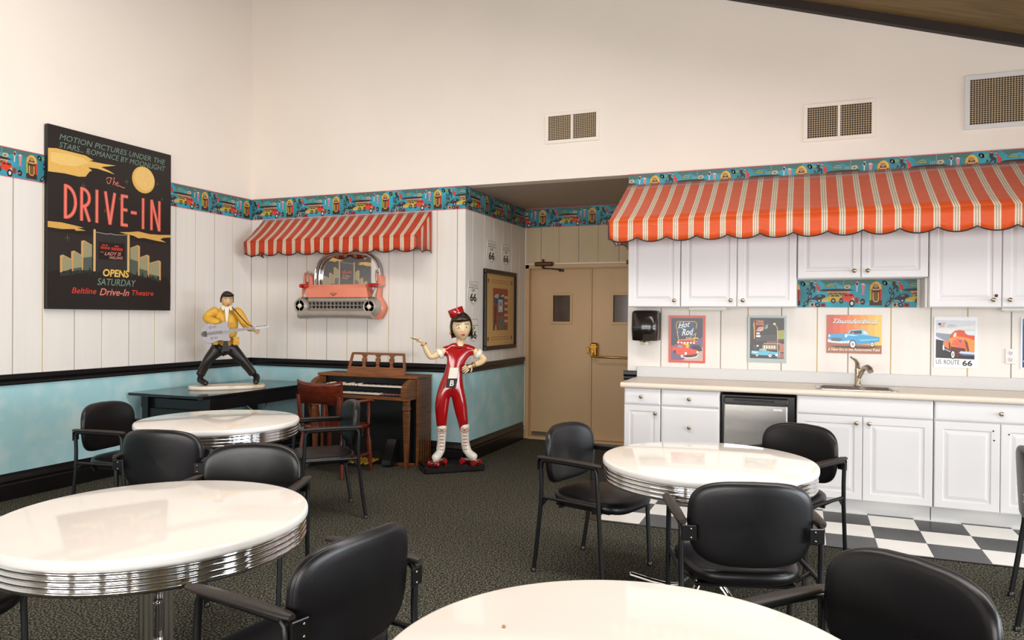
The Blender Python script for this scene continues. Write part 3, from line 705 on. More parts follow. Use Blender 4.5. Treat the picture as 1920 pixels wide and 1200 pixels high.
# ---------------------------------------------------------------- air vents
def vent(label, x0, x1, z0, z1, nx, nz, split, fr=.032, dark='#3a2f27'):
    t = thing('air_vent', label, 'vent', ((x0+x1)/2, YB+.01, z0), group=None)
    yw = YB+.010
    b = B()
    for q in ((x0, z0, x1, z0+fr), (x0, z1-fr, x1, z1), (x0, z0+fr, x0+fr, z1-fr), (x1-fr, z0+fr, x1, z1-fr)): b.bbox(q[0], yw-.014, q[1], q[2], yw-.0003, q[3], .003)
    if split: m_ = (x0+x1)/2; b.bbox(m_-.010, yw-.012, z0+fr, m_+.010, yw-.0003, z1-fr, .002)
    b.build('frame', PLASTER if split else WHITE2, t)
    b = B(); b.box(x0+fr, yw-.0022, z0+fr, x1-fr, yw-.0004, z1-fr); b.build('duct', mat('duct_dark', dark, .9), t)
    b = B()
    for i in range(1, nx): x = x0+fr+(x1-x0-2*fr)*i/nx; b.box(x-.0019, yw-.0085, z0+fr, x+.0019, yw-.0024, z1-fr)
    for i in range(1, nz): z = z0+fr+(z1-z0-2*fr)*i/nz; b.box(x0+fr, yw-.0105, z-.0019, x1-fr, yw-.0086, z+.0019)
    b.build('grille', mat('vent_louvre', '#cdb795', .55), t, kind='stuff')
vent('small cream air vent high on the wall above the alcove', -2.283, -1.755, 3.095, 3.385, 26, 14, True)
vent('cream two-panel air vent high above the middle of the striped awning', -.012, .530, 2.925, 3.240, 26, 14, True)
vent('large white-framed return grille at the right edge, above the awning', 1.142, 1.95, 2.925, 3.345, 40, 22, False, .038)

# ---------------------------------------------------------------- tin signs on the kitchen wall
def tin(name, label, x0, x1, z0, z1, art, edge='#d8d4cc', cat='sign'):
    t = thing(name, label, cat, ((x0+x1)/2, YB-.004, z0), group='tin signs on the kitchen wall')
    b = B(); b.bbox(x0, YB-.006, z0, x1, YB-.0008, z1, .001); b.build('plate', ink(edge), t)
    art.build('printed_face', t, (x0, YB-.006, z0), (1, 0, 0), (0, 0, 1), (0, -1, 0), eps=.0002, rough=.3)
    return t
def wheel(a, x, y, r, sq=1.0, white='#e9ecec'):
    a.ell(x, y, r*sq, r, '#191315'); a.ell(x, y, r*.74*sq, r*.74, white); a.ell(x, y, r*.38*sq, r*.38, '#8f9498', 10)
# hot rod diner sign
a = Art(); w, h = .316, .415
a.rect(0, 0, w, h, '#cf3a24'); a.rect(.018, .018, w-.018, h-.018, '#e0824c'); a.rect(.0205, .0205, w-.0205, h-.0205, '#2b2d49')
a.poly([(.0205, .15), (.0205, .0205), (w-.0205, .0205), (w-.0205, .23), (.2, .17)], '#6a5478'); a.poly([(.12, .0205), (w-.0205, .0205), (w-.0205, .14)], '#b9a29a')
a.stroke([(.082, .262), (.064, .318), (.068, .352), (.080, .362), (.225, .362), (.240, .352), (.243, .330), (.236, .30)], .007, '#d8a52c')
a.poly([(.075, .31), (.078, .352), (.232, .352), (.234, .28), (.21, .23), (.088, .235)], '#234a6b')
a.stroke([(.072, .275), (.090, .19)], .007, '#d8a52c'); a.stroke([(.236, .262), (.22, .19)], .007, '#d8a52c'); a.stroke([(.185, .235), (.205, .24), (.236, .258)], .005, '#d8a52c')
a.text('Hot', .082, .300, .185, .350, '#f4f2ee', shear=.35, bold=.012, dy=.018); a.text('Rod', .115, .236, .215, .292, '#f4f2ee', shear=.3, bold=.012, dy=.014)
a.stroke([(.088, .302), (.096, .312), (.15, .29)], .004, '#f4f2ee'); a.text('DINER', .150, .208, .262, .224, '#e4c14a', bold=.02)
a.poly([(.068, .178), (.11, .200), (.2, .200), (.255, .178), (.2, .172), (.11, .172)], '#b8281e'); a.stroke([(.075, .186), (.11, .203), (.2, .203), (.245, .188)], .005, '#e3b42c')
for i in range(6): a.ell(.085+.027*i, .176, .009, .008, '#f2ead6', 10)
a.rect(.12, .118, .175, .170, '#e8c33a'); a.stroke([(.055, .156), (.245, .152)], .003, '#c99a6a'); a.rect(.19, .125, .27, .16, '#34304e')
a.poly([(.20, .125), (.22, .15), (.27, .145), (.292, .12), (.285, .105), (.21, .10)], '#1e1a26')
a.poly([(.070, .150), (.085, .163), (.130, .164), (.158, .152), (.150, .132), (.080, .135)], '#c8402a'); a.poly([(.075, .138), (.085, .152), (.115, .152), (.125, .130)], '#7f9ab8')
a.poly([(.030, .112), (.036, .142), (.10, .134), (.17, .132), (.25, .112), (.258, .094), (.25, .062), (.15, .052), (.10, .062), (.04, .098)], '#dc4126')
a.poly([(.14, .048), (.145, .068), (.20, .072), (.25, .082), (.255, .060), (.18, .042)], '#3a2c2a'); a.stroke([(.125, .050), (.15, .042), (.20, .044), (.245, .056), (.258, .075)], .008, '#ecebe6')
wheel(a, .118, .058, .021, .75); a.ell(.15, .082, .011, .013, '#e9e4d8'); a.ell(.25, .095, .009, .011, '#e9e4d8'); a.ell(.055, .095, .010, .014, '#191315')
tin('tin_sign', 'red-framed tin sign of a red car in front of a diner', -1.106, -.790, 1.067, 1.482, a, '#cf3a24')
# night street sign
a = Art(); w, h = .310, .395
a.rect(0, 0, w, h, '#9fb0af'); a.rect(.020, .034, w-.018, h-.018, '#171214')
a.rect(.07, .18, .28, .235, '#3a3234'); a.poly([(.045, .32), (.052, .36), (.058, .30), (.06, .20), (.052, .20), (.05, .28)], '#e2a04e')
a.text('CONEY', .068, .338, .132, .360, '#f2814a', bold=.03, dy=-.006); a.text('ISLAND', .066, .318, .134, .336, '#f2814a', bold=.03, dy=-.005)
a.poly([(.065, .265), (.09, .298), (.132, .305), (.125, .27), (.10, .262)], '#e2a59a'); a.stroke([(.07, .268), (.125, .298)], .004, '#b04a3a'); a.poly([(.135, .28), (.145, .315), (.165, .325), (.162, .29)], '#7fa08f')
a.rect(.072, .238, .098, .252, '#e9eef0'); a.rect(.070, .214, .104, .230, '#f0f0ea')
a.poly([(.24, .20), (.24, .27), (.292, .278), (.292, .20)], '#9a9a3e'); a.ell(.215, .327, .010, .009, '#f3e8a8'); a.stroke([(.218, .322), (.238, .298), (.244, .04)], .0055, '#c8bd8a')
a.rect(.13, .158, .27, .163, '#c9c0b4'); a.rect(.12, .110, .235, .150, '#8f7868'); a.rect(.155, .167, .255, .180, '#8a4634'); a.rect(.255, .09, .292, .16, '#b26a4e'); a.rect(.255, .04, .292, .082, '#a3583c')
for i in range(5): a.rect(.13+.02*i, .118, .142+.02*i, .143, '#e5d9bb')
a.rect(.045, .11, .075, .15, '#4a3328'); a.rect(.075, .133, .090, .146, '#efe8dc')
a.poly([(.092, .10), (.10, .116), (.150, .118), (.178, .100), (.176, .092)], '#8fb0b4'); a.poly([(.15, .098), (.155, .114), (.17, .113), (.178, .098)], '#2a2628')
a.poly([(.030, .072), (.034, .098), (.10, .096), (.19, .094), (.240, .088), (.240, .074), (.20, .066), (.17, .060), (.06, .064)], '#56b4cf'); a.poly([(.036, .082), (.036, .092), (.09, .086), (.08, .080)], '#dbe6e4')
wheel(a, .182, .060, .018); wheel(a, .078, .060, .012); a.ell(.232, .066, .010, .012, '#dfe6e6'); a.rect(.250, .045, .262, .10, '#6f8fc8')
a.text('street scene at night', .03, .010, .29, .022, '#6f7f80', shear=.3) if False else a.rect(.03, .012, .285, .013, '#7d8d8d')
tin('tin_sign', 'grey-bordered tin sign of a turquoise car on a night street', -.439, -.129, 1.089, 1.484, a, '#9fb0af')
# turquoise convertible sign
a = Art(); w, h = .406, .312
SKY = mat('orange_to_yellow_print', '#c9532c', .4)
for i in range(8): 
    c = ['#b9472a', '#c9502c', '#d2602f', '#d87332', '#dd8638', '#e09a40', '#e3ac48', '#e5bd50'][i]; a.rect(w*i/8, 0, w*(i+1)/8-.0002, h, c)
a.poly([(0, 0), (w, 0), (w, .068), (0, .078)], '#9a5c3a'); a.poly([(.02, .06), (.40, .056), (.30, .040), (.08, .045)], '#2c1c1a')
a.text('Thunderbird', .048, .240, .385, .276, '#2a4a66', shear=.55, bold=.006); a.text('Thunderbird', .047, .243, .384, .279, '#d4ecf4', shear=.55); a.rect(.014, .270, .105, .2715, '#8a3a2a'); a.stroke([(.06, .249), (.38, .249)], .0025, '#cfe6ee')
a.text('by Ford Motor Company', .243, .230, .377, .239, '#3a2a1c')
a.poly([(.155, .150), (.170, .182), (.19, .192), (.27, .194), (.30, .180), (.325, .140)], '#7cc0dc'); a.poly([(.172, .158), (.182, .182), (.26, .188), (.262, .158)], '#3a2a2c'); a.poly([(.178, .158), (.20, .178), (.205, .158)], '#d86a3a'); a.poly([(.272, .162), (.276, .182), (.292, .178), (.306, .155)], '#e4d8c4')
a.poly([(.012, .118), (.014, .155), (.09, .156), (.14, .164), (.20, .158), (.30, .146), (.39, .136), (.392, .100), (.33, .082), (.24, .074), (.19, .080), (.10, .088)], '#2a96c8')
a.poly([(.14, .156), (.20, .152), (.24, .146), (.20, .142), (.15, .146)], '#a9dcec'); a.poly([(.230, .112), (.38, .122), (.38, .112), (.26, .10)], '#5fc0e0')
a.poly([(.008, .090), (.012, .114), (.05, .104), (.12, .096), (.175, .104), (.175, .084), (.11, .080), (.04, .084)], '#c9d8dc'); a.poly([(.030, .104), (.04, .124), (.10, .124), (.125, .112), (.10, .096), (.05, .098)], '#4a5c6c')
a.ell(.146, .142, .009, .013, '#f0e4d8'); a.ell(.021, .140, .006, .011, '#e8f0f0'); wheel(a, .196, .074, .036, .72); wheel(a, .338, .076, .022, .7)
a.text('A New Era in the Automotive Field', .012, .020, .392, .042, '#f2ead8', bold=.006)
tin('tin_sign', 'orange tin sign of a turquoise hardtop coupe above the sink', .179, .585, 1.183, 1.495, a, '#c9532c')
# US route 66 sign
a = Art(); w, h = .289, .395
a.rect(0, 0, w, h, '#eceef1'); a.poly([(.012, .075), (.272, .068), (.278, .366), (.012, .370)], '#d5d9e0')
a.poly([(.012, .22), (.1, .20), (.15, .19), (.272, .19), (.272, .068), (.012, .075)], '#23222a'); a.poly([(.012, .245), (.012, .27), (.12, .26), (.12, .19), (.06, .215)], '#8a93a3'); a.poly([(.014, .27), (.12, .26), (.20, .30), (.276, .30), (.276, .33), (.014, .30)], '#e4e4e2')
a.text('AMERICA', .088, .322, .148, .334, '#8a8e96'); a.text('HIGHWAYS', .090, .306, .152, .316, '#b9bcc2')
a.poly([(.03, .335), (.05, .348), (.065, .348), (.072, .341), (.086, .350), (.078, .322), (.060, .312), (.052, .305), (.034, .318)], '#d8dbe0'); a.rect(.028, .329, .046, .347, '#33507f')
for i in range(4): a.rect(.048 if i < 2 else .036, .344-.009*i, .080-.004*i, .3475-.009*i, '#c8453f')
a.poly([(.105, .235), (.115, .262), (.14, .288), (.17, .294), (.20, .29), (.225, .255), (.272, .25), (.272, .12), (.11, .13)], '#d9522f'); a.poly([(.128, .24), (.135, .268), (.15, .275), (.15, .24)], '#f0e2d6'); a.poly([(.205, .272), (.215, .286), (.272, .288), (.272, .262), (.225, .258)], '#dfe8ec')
a.poly([(.10, .225), (.15, .245), (.22, .235), (.272, .215), (.272, .10), (.215, .13), (.12, .16)], '#e39140'); a.poly([(.115, .175), (.13, .215), (.16, .23), (.195, .215), (.215, .17), (.212, .145)], '#e2654a'); a.poly([(.20, .225), (.225, .20), (.238, .13), (.222, .128), (.21, .19)], '#7c3a28')
a.ell(.176, .207, .008, .009, '#4a6a9a'); a.poly([(.06, .175), (.062, .20), (.08, .212), (.10, .205), (.10, .14)], '#e07a46'); a.stroke([(.065, .147), (.115, .122)], .006, '#c4ccd4')
a.poly([(.110, .12), (.115, .165), (.212, .150), (.212, .105), (.15, .08)], '#5a241e'); wheel(a, .128, .103, .036, .42); a.ell(.064, .155, .006, .022, '#e8ecec', 10)
a.poly([(.168, .118), (.18, .130), (.272, .122), (.272, .100), (.19, .106)], '#c4d2ea'); a.poly([(.17, .112), (.272, .106), (.272, .096), (.20, .098)], '#5d6a90')
a.text('US', .014, .028, .050, .062, '#2b2b31', bold=.004); a.text('ROUTE', .068, .026, .172, .060, '#2b2b31', bold=.004); a.text('66', .192, .016, .258, .060, '#1c1c22', bold=.03)
tin('tin_sign', 'white tin sign of an orange coupe lettered US ROUTE 66', .952, 1.241, 1.089, 1.484, a, '#eceef1')
a = Art(); a.rect(0, 0, .30, .39, '#dfe6ee'); a.rect(.012, .012, .288, .378, '#2a4a86'); a.rect(.012, .33, .288, .378, '#2f7ab0'); a.poly([(.012, .06), (.10, .09), (.25, .07), (.26, .045), (.06, .035)], '#dfe8ee'); wheel(a, .08, .04, .02); wheel(a, .21, .04, .02)
tin('tin_sign', 'blue tin sign cut off by the right picture edge', 1.522, 1.822, 1.094, 1.484, a, '#dfe6ee')
# ================================================================ diner tables
def make_table():
    t = thing('diner_table', 'x', 'table', group='round diner tables')
    b = B(); b.lathe([(.002, .7065), (.500, .7065), (.526, .707), (.5305, .710), (.5315, .717), (.5315, .728), (.530, .735), (.5265, .739), (.521, .740), (.002, .740)], seg=96)
    b.m = [1 if 96 <= i < 96*6 else 0 for i in range(len(b.f))]
    b.build('tabletop', [TABLE, TABLEE], t, world=False)
    prof = [(.47, .7055), (.5215, .706)]
    z = .7055
    for k in range(4):
        z0 = z-.0195*k; prof += [(.5215, z0), (.5255, z0-.003), (.5270, z0-.0075), (.5255, z0-.012), (.5205, z0-.0145), (.5205, z0-.0195)]
    prof += [(.5205, .628), (.516, .626), (.505, .626), (.505, .700), (.47, .700)]
    b = B(); b.lathe(prof, seg=96); b.build('ribbed_band', CHROME, t, world=False)
    b = B(); b.lathe([(.002, .706), (.5035, .706), (.5035, .699), (.12, .699), (.10, .685), (.002, .685)], seg=48); b.build('underframe', BLACKP, t, world=False)
    for k in range(4):
        a = PI/4+k*PI/2; c, s_ = math.cos(a), math.sin(a)
        b = B(); b.tube([(c*.047, s_*.047, .684), (c*.047, s_*.047, .30), (c*.049, s_*.049, .20), (c*.075, s_*.075, .12), (c*.14, s_*.14, .055), (c*.23, s_*.23, .026), (c*.33, s_*.33, .0195), (c*.47, s_*.47, .0195)], .019, 12)
        o = b.build('leg', CHROME, t, world=False)
        b = B(); b.lathe([(.0195, 0), (.0195, .012), (.004, .014)], (0, 0, 0), 12)
        b.v = [(c*(.47+v[2])-s_*v[0], s_*(.47+v[2])+c*v[0], .0195+v[1]) for v in b.v]; b.build('end_cap', CHROME, o, world=False)
    for z in (.58, .42, .26):
        b = B(); b.bbox(-.028, -.028, z-.012, .028, .028, z+.012, .003); o = b.build('cross_block', CHROME, t, world=False)
        b = B()
        for a in (0, PI/2, PI, 3*PI/2):
            q = B(); q.lathe([(.007, .0281), (.007, .034), (.003, .037)], (0, 0, 0), 8)
            b.add([(math.cos(a)*v[2]-math.sin(a)*v[0], math.sin(a)*v[2]+math.cos(a)*v[0], z+v[1]) for v in q.v], q.f, 0, True)
        b.build('bolts', CHROME, o, world=False, kind='stuff')
    return t
TABLES = [(-.449, 3.828, 20, 'round white diner table with chrome band in front of the kitchen cabinets'),
          (-3.729, 3.903, 5, 'round white diner table farthest back, by the desk with the guitarist figure'),
          (-2.175, 1.972, 62, 'round white diner table at the left front with chrome column in view'),
          (-.320, 1.456, 40, 'round white diner table at the bottom edge, cropped by the frame')]
tb = make_table()
for i, (x, y, rz, lb) in enumerate(TABLES):
    o = tb if i == 0 else copy_tree(tb)
    o.location = (x, y, 0); o.rotation_euler.z = R(rz); o['label'] = lb
o = None
t4 = thing('crumb', 'tiny brown crumb lying on the cropped front table', 'crumb', (-.638, 1.558, .7402))
b = B(); b.ell((0, 0, .0028), (.005, .004, .003), 8, 5); b.build('crumb_body', mat('crumb_brown', '#a9825c', .8), t4, world=False)

# ================================================================ guest chairs
def pad(b, outline, center, depth_fn, mi=0, n=9):
    """soft cushion: shrinking rings of the outline through a rounded profile; depth_fn maps (u, v, w) to space"""
    rings = []
    prof = [(0.02, -1), (.25, -1), (.5, -1), (.72, -.99), (.86, -.95), (.94, -.82), (.985, -.5), (1, 0), (.985, .5), (.94, .82), (.86, .95), (.72, .99), (.5, 1), (.25, 1), (.02, 1)]
    for k, w in prof: rings.append([depth_fn(u*k, v*k, w) for u, v in outline])
    b.loft(rings, mi)
def superell(w, h, e, n=40, top=1.0):
    pts = []
    for i in range(n):
        a = 2*PI*i/n; c, s = math.cos(a), math.sin(a)
        pts.append((w*math.copysign(abs(c)**(2/e), c), h*math.copysign(abs(s)**(2/e), s)))
    return pts
def make_chair():
    t = thing('guest_chair', 'x', 'chair', group='black vinyl armchairs around the diner tables')
    # seat: wider at the front, waterfall front edge
    ol = [(x*(1.0+.10*(y/.235)), y) for x, y in superell(.240, .243, 3.4)]
    def sf(u, v, w):
        crown = .012*(1-(u/.25)**2)*(1-(v/.26)**2) if w > 0 else 0
        return (u, v+.030, .430+.031*w+crown-.022*max(0, (v-.12)/.12)**2+.010*max(0, (-v-.15)/.1))
    b = B(); pad(b, ol, None, sf); o = b.build('seat', VINYL, t, world=False)
    b = B(); b.bbox(-.19, -.16, .388, .19, .20, .402, .004); b.build('seat_base', BLACKP, t, world=False)
    # backrest: curved around the sitter, leaning back, lower corners drawn in
    ol = []
    for x, y in superell(.243, .156, 4.4, 48):
        x *= (1.0 - .10*max(0, -y/.158)**1.5)*(1.0-.04*max(0, y/.158)**2)
        y += .018*(1-(x/.243)**2)*(1 if y > 0 else -.45)
        ol.append((x, y))
    def bf(u, v, w):
        z = .655+v; y = -.222 - .10*(z-.60)*.55 + .85*u*u*1.0 - .0
        return (u, y-.003+.024*w+.0, z)
    b = B(); pad(b, ol, None, bf); o = b.build('backrest', VINYL, t, world=False)
    b = B(); edge = [bf(u*.975, v*.975, -.35) for u, v in ol]; b.tube(edge, .0045, 6, closed=True); b.build('piping', VINYL, o, world=False)
    for s in (-1, 1):
        X = s*.268
        b = B(); b.tube([(s*.262, .205, 0), (s*.265, .192, .20), (X, .180, .42), (X, .172, .55), (X, .166, .625), (X, .155, .645), (X, .135, .652)], .0112, 10, flat=(1, 1.15)); o = b.build('leg', FRAME, t, world=False)
        b = B(); b.lathe([(.0155, 0), (.0155, .022), (.013, .026)], (s*.262, .205, 0), 10); b.build('foot_glide', BLACKP, o, world=False)
        b = B(); b.tube([(s*.256, -.262, 0), (s*.260, -.235, .18), (s*.266, -.205, .40), (X, -.200, .52), (X, -.204, .60), (X, -.200, .635), (X, -.185, .650), (X, -.165, .652)], .0112, 10, flat=(1, 1.15)); o = b.build('leg', FRAME, t, world=False)
        b = B(); b.lathe([(.0155, 0), (.0155, .022), (.013, .026)], (s*.256, -.262, 0), 10); b.build('foot_glide', BLACKP, o, world=False)
        # arm: tube with flat pad that bows outward
        b = B(); b.tube([(X, .160, .650), (X+s*.004, .05, .653), (X+s*.002, -.08, .653), (X, -.19, .651)], .0125, 8); o = b.build('arm_tube', FRAME, t, world=False)
        rings = []
        for y, dx, w, z in ((-.226, -.002, .012, .664), (-.20, 0, .021, .667), (-.10, .003, .024, .669), (.0, .006, .025, .670), (.10, .008, .024, .669), (.17, .008, .021, .667), (.205, .007, .013, .664)):
            cx = X+s*dx; rings.append([(cx+w*c_, y, z+h_) for c_, h_ in ((-1, -.003), (-.8, -.008), (.8, -.008), (1, -.003), (.85, .005), (0, .008), (-.85, .005))])
        b = B(); b.loft(rings); b.build('armrest', ARMPAD, t, world=False)
        # seat rail and gussets
        b = B(); b.tube([(s*.264, .185, .440), (s*.264, -.205, .440)], .010, 8)
        for y0, y1 in ((.183, .125), (-.205, -.145)): b.prism([(y0, .443), (y1, .441), (y0, .380)], s*.264-.003, s*.264+.003, 'x')
        b.tube([(s*.264, .10, .440), (s*.20, .10, .400)], .009, 6); b.tube([(s*.264, -.10, .440), (s*.20, -.10, .400)], .009, 6)
        b.build('seat_rail', FRAME, t, world=False)
        b = B(); b.bbox(s*.214, -.236, .592, s*.272, -.227, .652, .003); b.v = [(v[0], v[1]+(.85*min(.24, abs(v[0]))**2-.042)*.55, v[2]) for v in b.v]; o = b.build('back_bracket', BLACKP, t, world=False)
        b = B()
        for z in (.605, .639): b.lathe([(.0038, 0), (.0038, -.003), (.002, -.004)], (s*.235, -.2365, z), 8, axis='y')
        b.build('screws', STEEL, o, world=False, kind='stuff')
    b = B(); b.tube([(-.2, .10, .385), (.2, .10, .385)], .009, 6); b.tube([(-.2, -.12, .385), (.2, -.12, .385)], .009, 6); b.build('cross_rail', FRAME, t, world=False)
    return t
CHAIRS = [(-1.10, 4.09, -107, 'black guest chair left of the kitchen-side table, facing right, all four legs in view'),
          (-.243, 3.185, 17, 'black guest chair seen from behind, in front of the kitchen-side table'),
          (-.110, 4.520, 150, 'black guest chair beyond the kitchen-side table, before the fridge'),
          (-1.42, 1.865, 80, 'black guest chair seen from behind at the right of the left front table'),
          (-2.425, 2.65, 200, 'grey-lit black chair facing the camera behind the left front table'),
          (-3.345, 3.215, 14, 'black guest chair seen from behind, in front of the farthest table'),
          (-4.44, 3.80, -82, 'black guest chair against the teal wall, left of the farthest table'),
          (-3.278, 4.463, 136, 'black guest chair in profile right of the farthest table, by the wooden armchair'),
          (.133, 2.01, 139, 'large black guest chair back at the bottom right, behind the cropped table'),
          (1.245, 4.26, -100, 'black guest chair cut by the right edge, mid height'),
          (-2.87, 1.585, -75, 'black chair seat corner at the bottom left edge, under the left front table')]
ch0 = make_chair()
for i, (x, y, rz, lb) in enumerate(CHAIRS):
    o = ch0 if i == 0 else copy_tree(ch0)
    o.location = (x, y, 0); o.rotation_euler.z = R(rz); o['label'] = lb
# ================================================================ desk, organ, armchair
t = thing('corner_desk', 'glossy black desk in the corner, carrying the guitarist figure', 'desk', (-5.28, 5.6, 0))
DX0, DX1, DY0, DY1 = -5.735, -4.850, 4.880, 6.485
b = B(); b.bbox(DX0, DY0, .716, DX1, DY1, .742, .004); b.build('desktop', DESKM, t)
for x in (DX1-.045, DX0+.05): b = B(); b.box(x, DY0+.10, .60, x+.025, DY1-.06, .7155); b.build('apron', BLACKP, t)
b = B(); b.bbox(DX0+.13, DY0+.13, .55, DX1-.10, DY0+.155, .69, .003); b.build('drawer_front', BLACKP, t)
for x in (DX0+.11, DX1-.035):
    for y in (DY0+.12, DY1-.09):
        b = B(); b.bbox(x-.035, y-.035, 0, x+.035, y+.035, .715, .004); b.build('leg', BLACKP, t)
for q in ((DX0+.145, DY0+.105, .50, DX1-.07, DY0+.135, .60), (DX1-.05, DY0+.155, .09, DX1-.02, DY1-.125, .13), (DX0+.145, DY1-.105, .09, DX1-.07, DY1-.075, .13)): b = B(); b.bbox(*q, .003); b.build('stretcher', BLACKP, t)
for y, d in ((.5, .16), (1.0, -.16)): b = B(); b.tube([(DX1-.12, DY0+y, .70), (DX1-.035, DY0+y+d, .55)], .006, 6); b.build('brace', STEEL, t)

OX0, OX1 = -4.60, -3.462
t = thing('electric_organ', 'walnut two-manual home organ with open fret music stand, against the back wall', 'organ', ((OX0+OX1)/2, 6.3, 0))
b = B(); b.bbox(OX0+.03, 6.27, .02, OX1-.03, 6.475, .845, .003); b.build('cabinet', mat('organ_black', '#17110e', .45), t)
for x in (OX0, OX1-.024):
    b = B(); b.bbox(x, 6.215, 0, x+.024, 6.485, .850, .003); o = b.build('side_panel', WALNUT, t)
    q = B()
    for k in range(5): yy = 6.25+.05*k; q.box(x-.0006, yy, .04, x+.0246, yy+.012, .30)
    q.build('louvre_slots', BLACKP, o, kind='stuff')
b = B(); b.bbox(OX0-.006, 6.17, .8505, OX1+.006, 6.490, .877, .004); b.build('lid', WALNUTX, t)
# cheeks with curved tops
for x in (OX0+.01, OX1-.075):
    b = B(); b.prism([(6.215, .655), (6.215, .849), (6.16, .846), (6.10, .832), (6.05, .806), (6.015, .765), (6.01, .655)], x, x+.060, 'x', smooth=False); b.build('cheek', WALNUT, t)
b = B(); b.bbox(OX0+.07, 6.012, .655, OX1-.076, 6.032, .685, .003); b.bbox(OX0+.07, 6.03, .655, OX1-.076, 6.268, .668, .002); b.build('front_rail', WALNUTX, t)
b = B(); b.bbox(OX0+.075, 6.04, .669, OX1-.08, 6.262, .694, .002); b.bbox(OX0+.075, 6.125, .694, OX1-.08, 6.262, .765, .002); b.bbox(OX0+.075, 6.222, .765, OX1-.08, 6.262, .845, .002); b.build('console', BLACKP, t)
def manual(x0, x1, y0, y1, z, n):
    b = B(); w = (x1-x0)/n
    for i in range(n): b.box(x0+i*w+.0006, y0, z, x0+(i+1)*w-.0006, y1, z+.014)
    o = b.build('white_keys', KEYW, t, kind='stuff')
    b = B()
    for i in range(n):
        if i % 7 in (0, 1, 3, 4, 5): b.box(x0+(i+1)*w-.006, y0+.045, z+.0142, x0+(i+1)*w+.006, y1, z+.025)
    b.build('black_keys', KEYB, t, kind='stuff')
manual(-4.06, OX1-.095, 6.10, 6.218, .768, 26)
manual(OX0+.12, -3.80, 6.045, 6.122, .6965, 31)
b = B()
for i in range(11): xx = OX0+.14+.037*i; b.bbox(xx, 6.12, .7655, xx+.030, 6.20, .782+.008*(i % 3 == 1), .003)
b.build('tab_switches', KEYW, t, kind='stuff')
b = B()
for i in range(6): xx = -3.775+.037*i; b.bbox(xx, 6.065, .6945, xx+.028, 6.11, .708, .003)
b.build('coloured_tabs', mat('rose_tabs', '#8a5a5c', .4), t, kind='stuff')
b = B(); b.bbox(OX0+.08, 6.20, .03, OX1-.08, 6.268, .652, .002); b.build('knee_panel', BLACKP, t)
for x in (OX0+.04, OX1-.045):
    b = B(); sq = lambda h, z: [(x-h, 6.075-h, z), (x+h, 6.075-h, z), (x+h, 6.075+h, z), (x-h, 6.075+h, z)]
    b.loft([sq(.013, 0), sq(.015, .02), sq(.027, .53), sq(.027, .535), sq(.022, .54), sq(.022, .555), sq(.029, .56), sq(.029, .59), sq(.024, .60), sq(.026, .654)], smooth=False); b.build('leg', WALNUT, t)
# music stand
def fret(b, x0, x1, z0, z1, y0, y1): pass
st = B(); SXA, SXB = -4.27, -3.60
zy = lambda z: 6.20+(z-.877)*.12
def slat(poly, name=None):
    n = len(poly); vs = [(x, zy(z)-.008, z) for x, z in poly]+[(x, zy(z)+.008, z) for x, z in poly]
    st.add(vs, [tuple(range(n))[::-1], tuple(range(n, 2*n))]+[(i, (i+1) % n, n+(i+1) % n, n+i) for i in range(n)])
slat([(SXA, .8775), (SXB, .8775), (SXB+.003, .95), (SXA+.012, .95)])
slat([(SXA+.040, 1.070), (SXB-.015, 1.070), (SXB-.018, 1.088), (SXB-.03, 1.094), (SXA+.06, 1.094), (SXA+.046, 1.088)])
slat([(SXA+.012, .95), (SXA+.040, .95), (SXA+.062, 1.07), (SXA+.040, 1.07)]); slat([(SXB-.024, .95), (SXB+.003, .95), (SXB-.015, 1.07), (SXB-.037, 1.07)])
for k in range(3):
    c = SXA+.195+.158*k
    slat([(c-.022, .95), (c+.022, .95), (c+.012, .965), (c+.012, .985), (c+.026, 1.01), (c+.026, 1.035), (c+.014, 1.045), (c+.022, 1.058), (c+.032, 1.07), (c-.032, 1.07), (c-.022, 1.058), (c-.014, 1.045), (c-.026, 1.035), (c-.026, 1.01), (c-.012, .985), (c-.012, .965)])
st.build('music_stand', WALNUTX, t)
for k in range(9):
    b = B(); xx = -4.28+.048*k; b.bbox(xx, 5.94, .035, xx+.024, 6.19, .055, .004); b.build('pedal', PEDAL, t)
b = B(); b.bbox(-4.33, 6.17, .001, -3.82, 6.199, .11, .003); b.build('pedal_board', BLACKP, t)
b = B(); b.prism([(6.04, .03), (6.19, .03), (6.19, .24), (6.15, .26), (6.05, .07)], -3.76, -3.66, 'x'); b.build('swell_pedal', BLACKP, t)
b = B(); b.bbox(OX0+.03, 6.205, 0, OX1-.03, 6.225, .029, .002); b.build('plinth', WALNUTX, t)

# wooden armchair, drawn up to the organ (faces +y)
t = thing('wooden_armchair', 'mahogany wooden armchair with curved back, drawn up to the organ', 'chair', (-4.02, 5.665, 0), R(-3))
b = B()
def rngs(z, s): return [(x*s, y*s+.0, z) for x, y in [(p[0]*(1+.06*(p[1]/.23)), p[1]) for p in superell(.255, .235, 4.2, 40)]]
b.loft([rngs(.415, .93), rngs(.42, .98), rngs(.44, 1.0), rngs(.452, .99), rngs(.456, .94), rngs(.450, .6), rngs(.444, .2)]); b.build('seat', MAHOG, t, world=False)
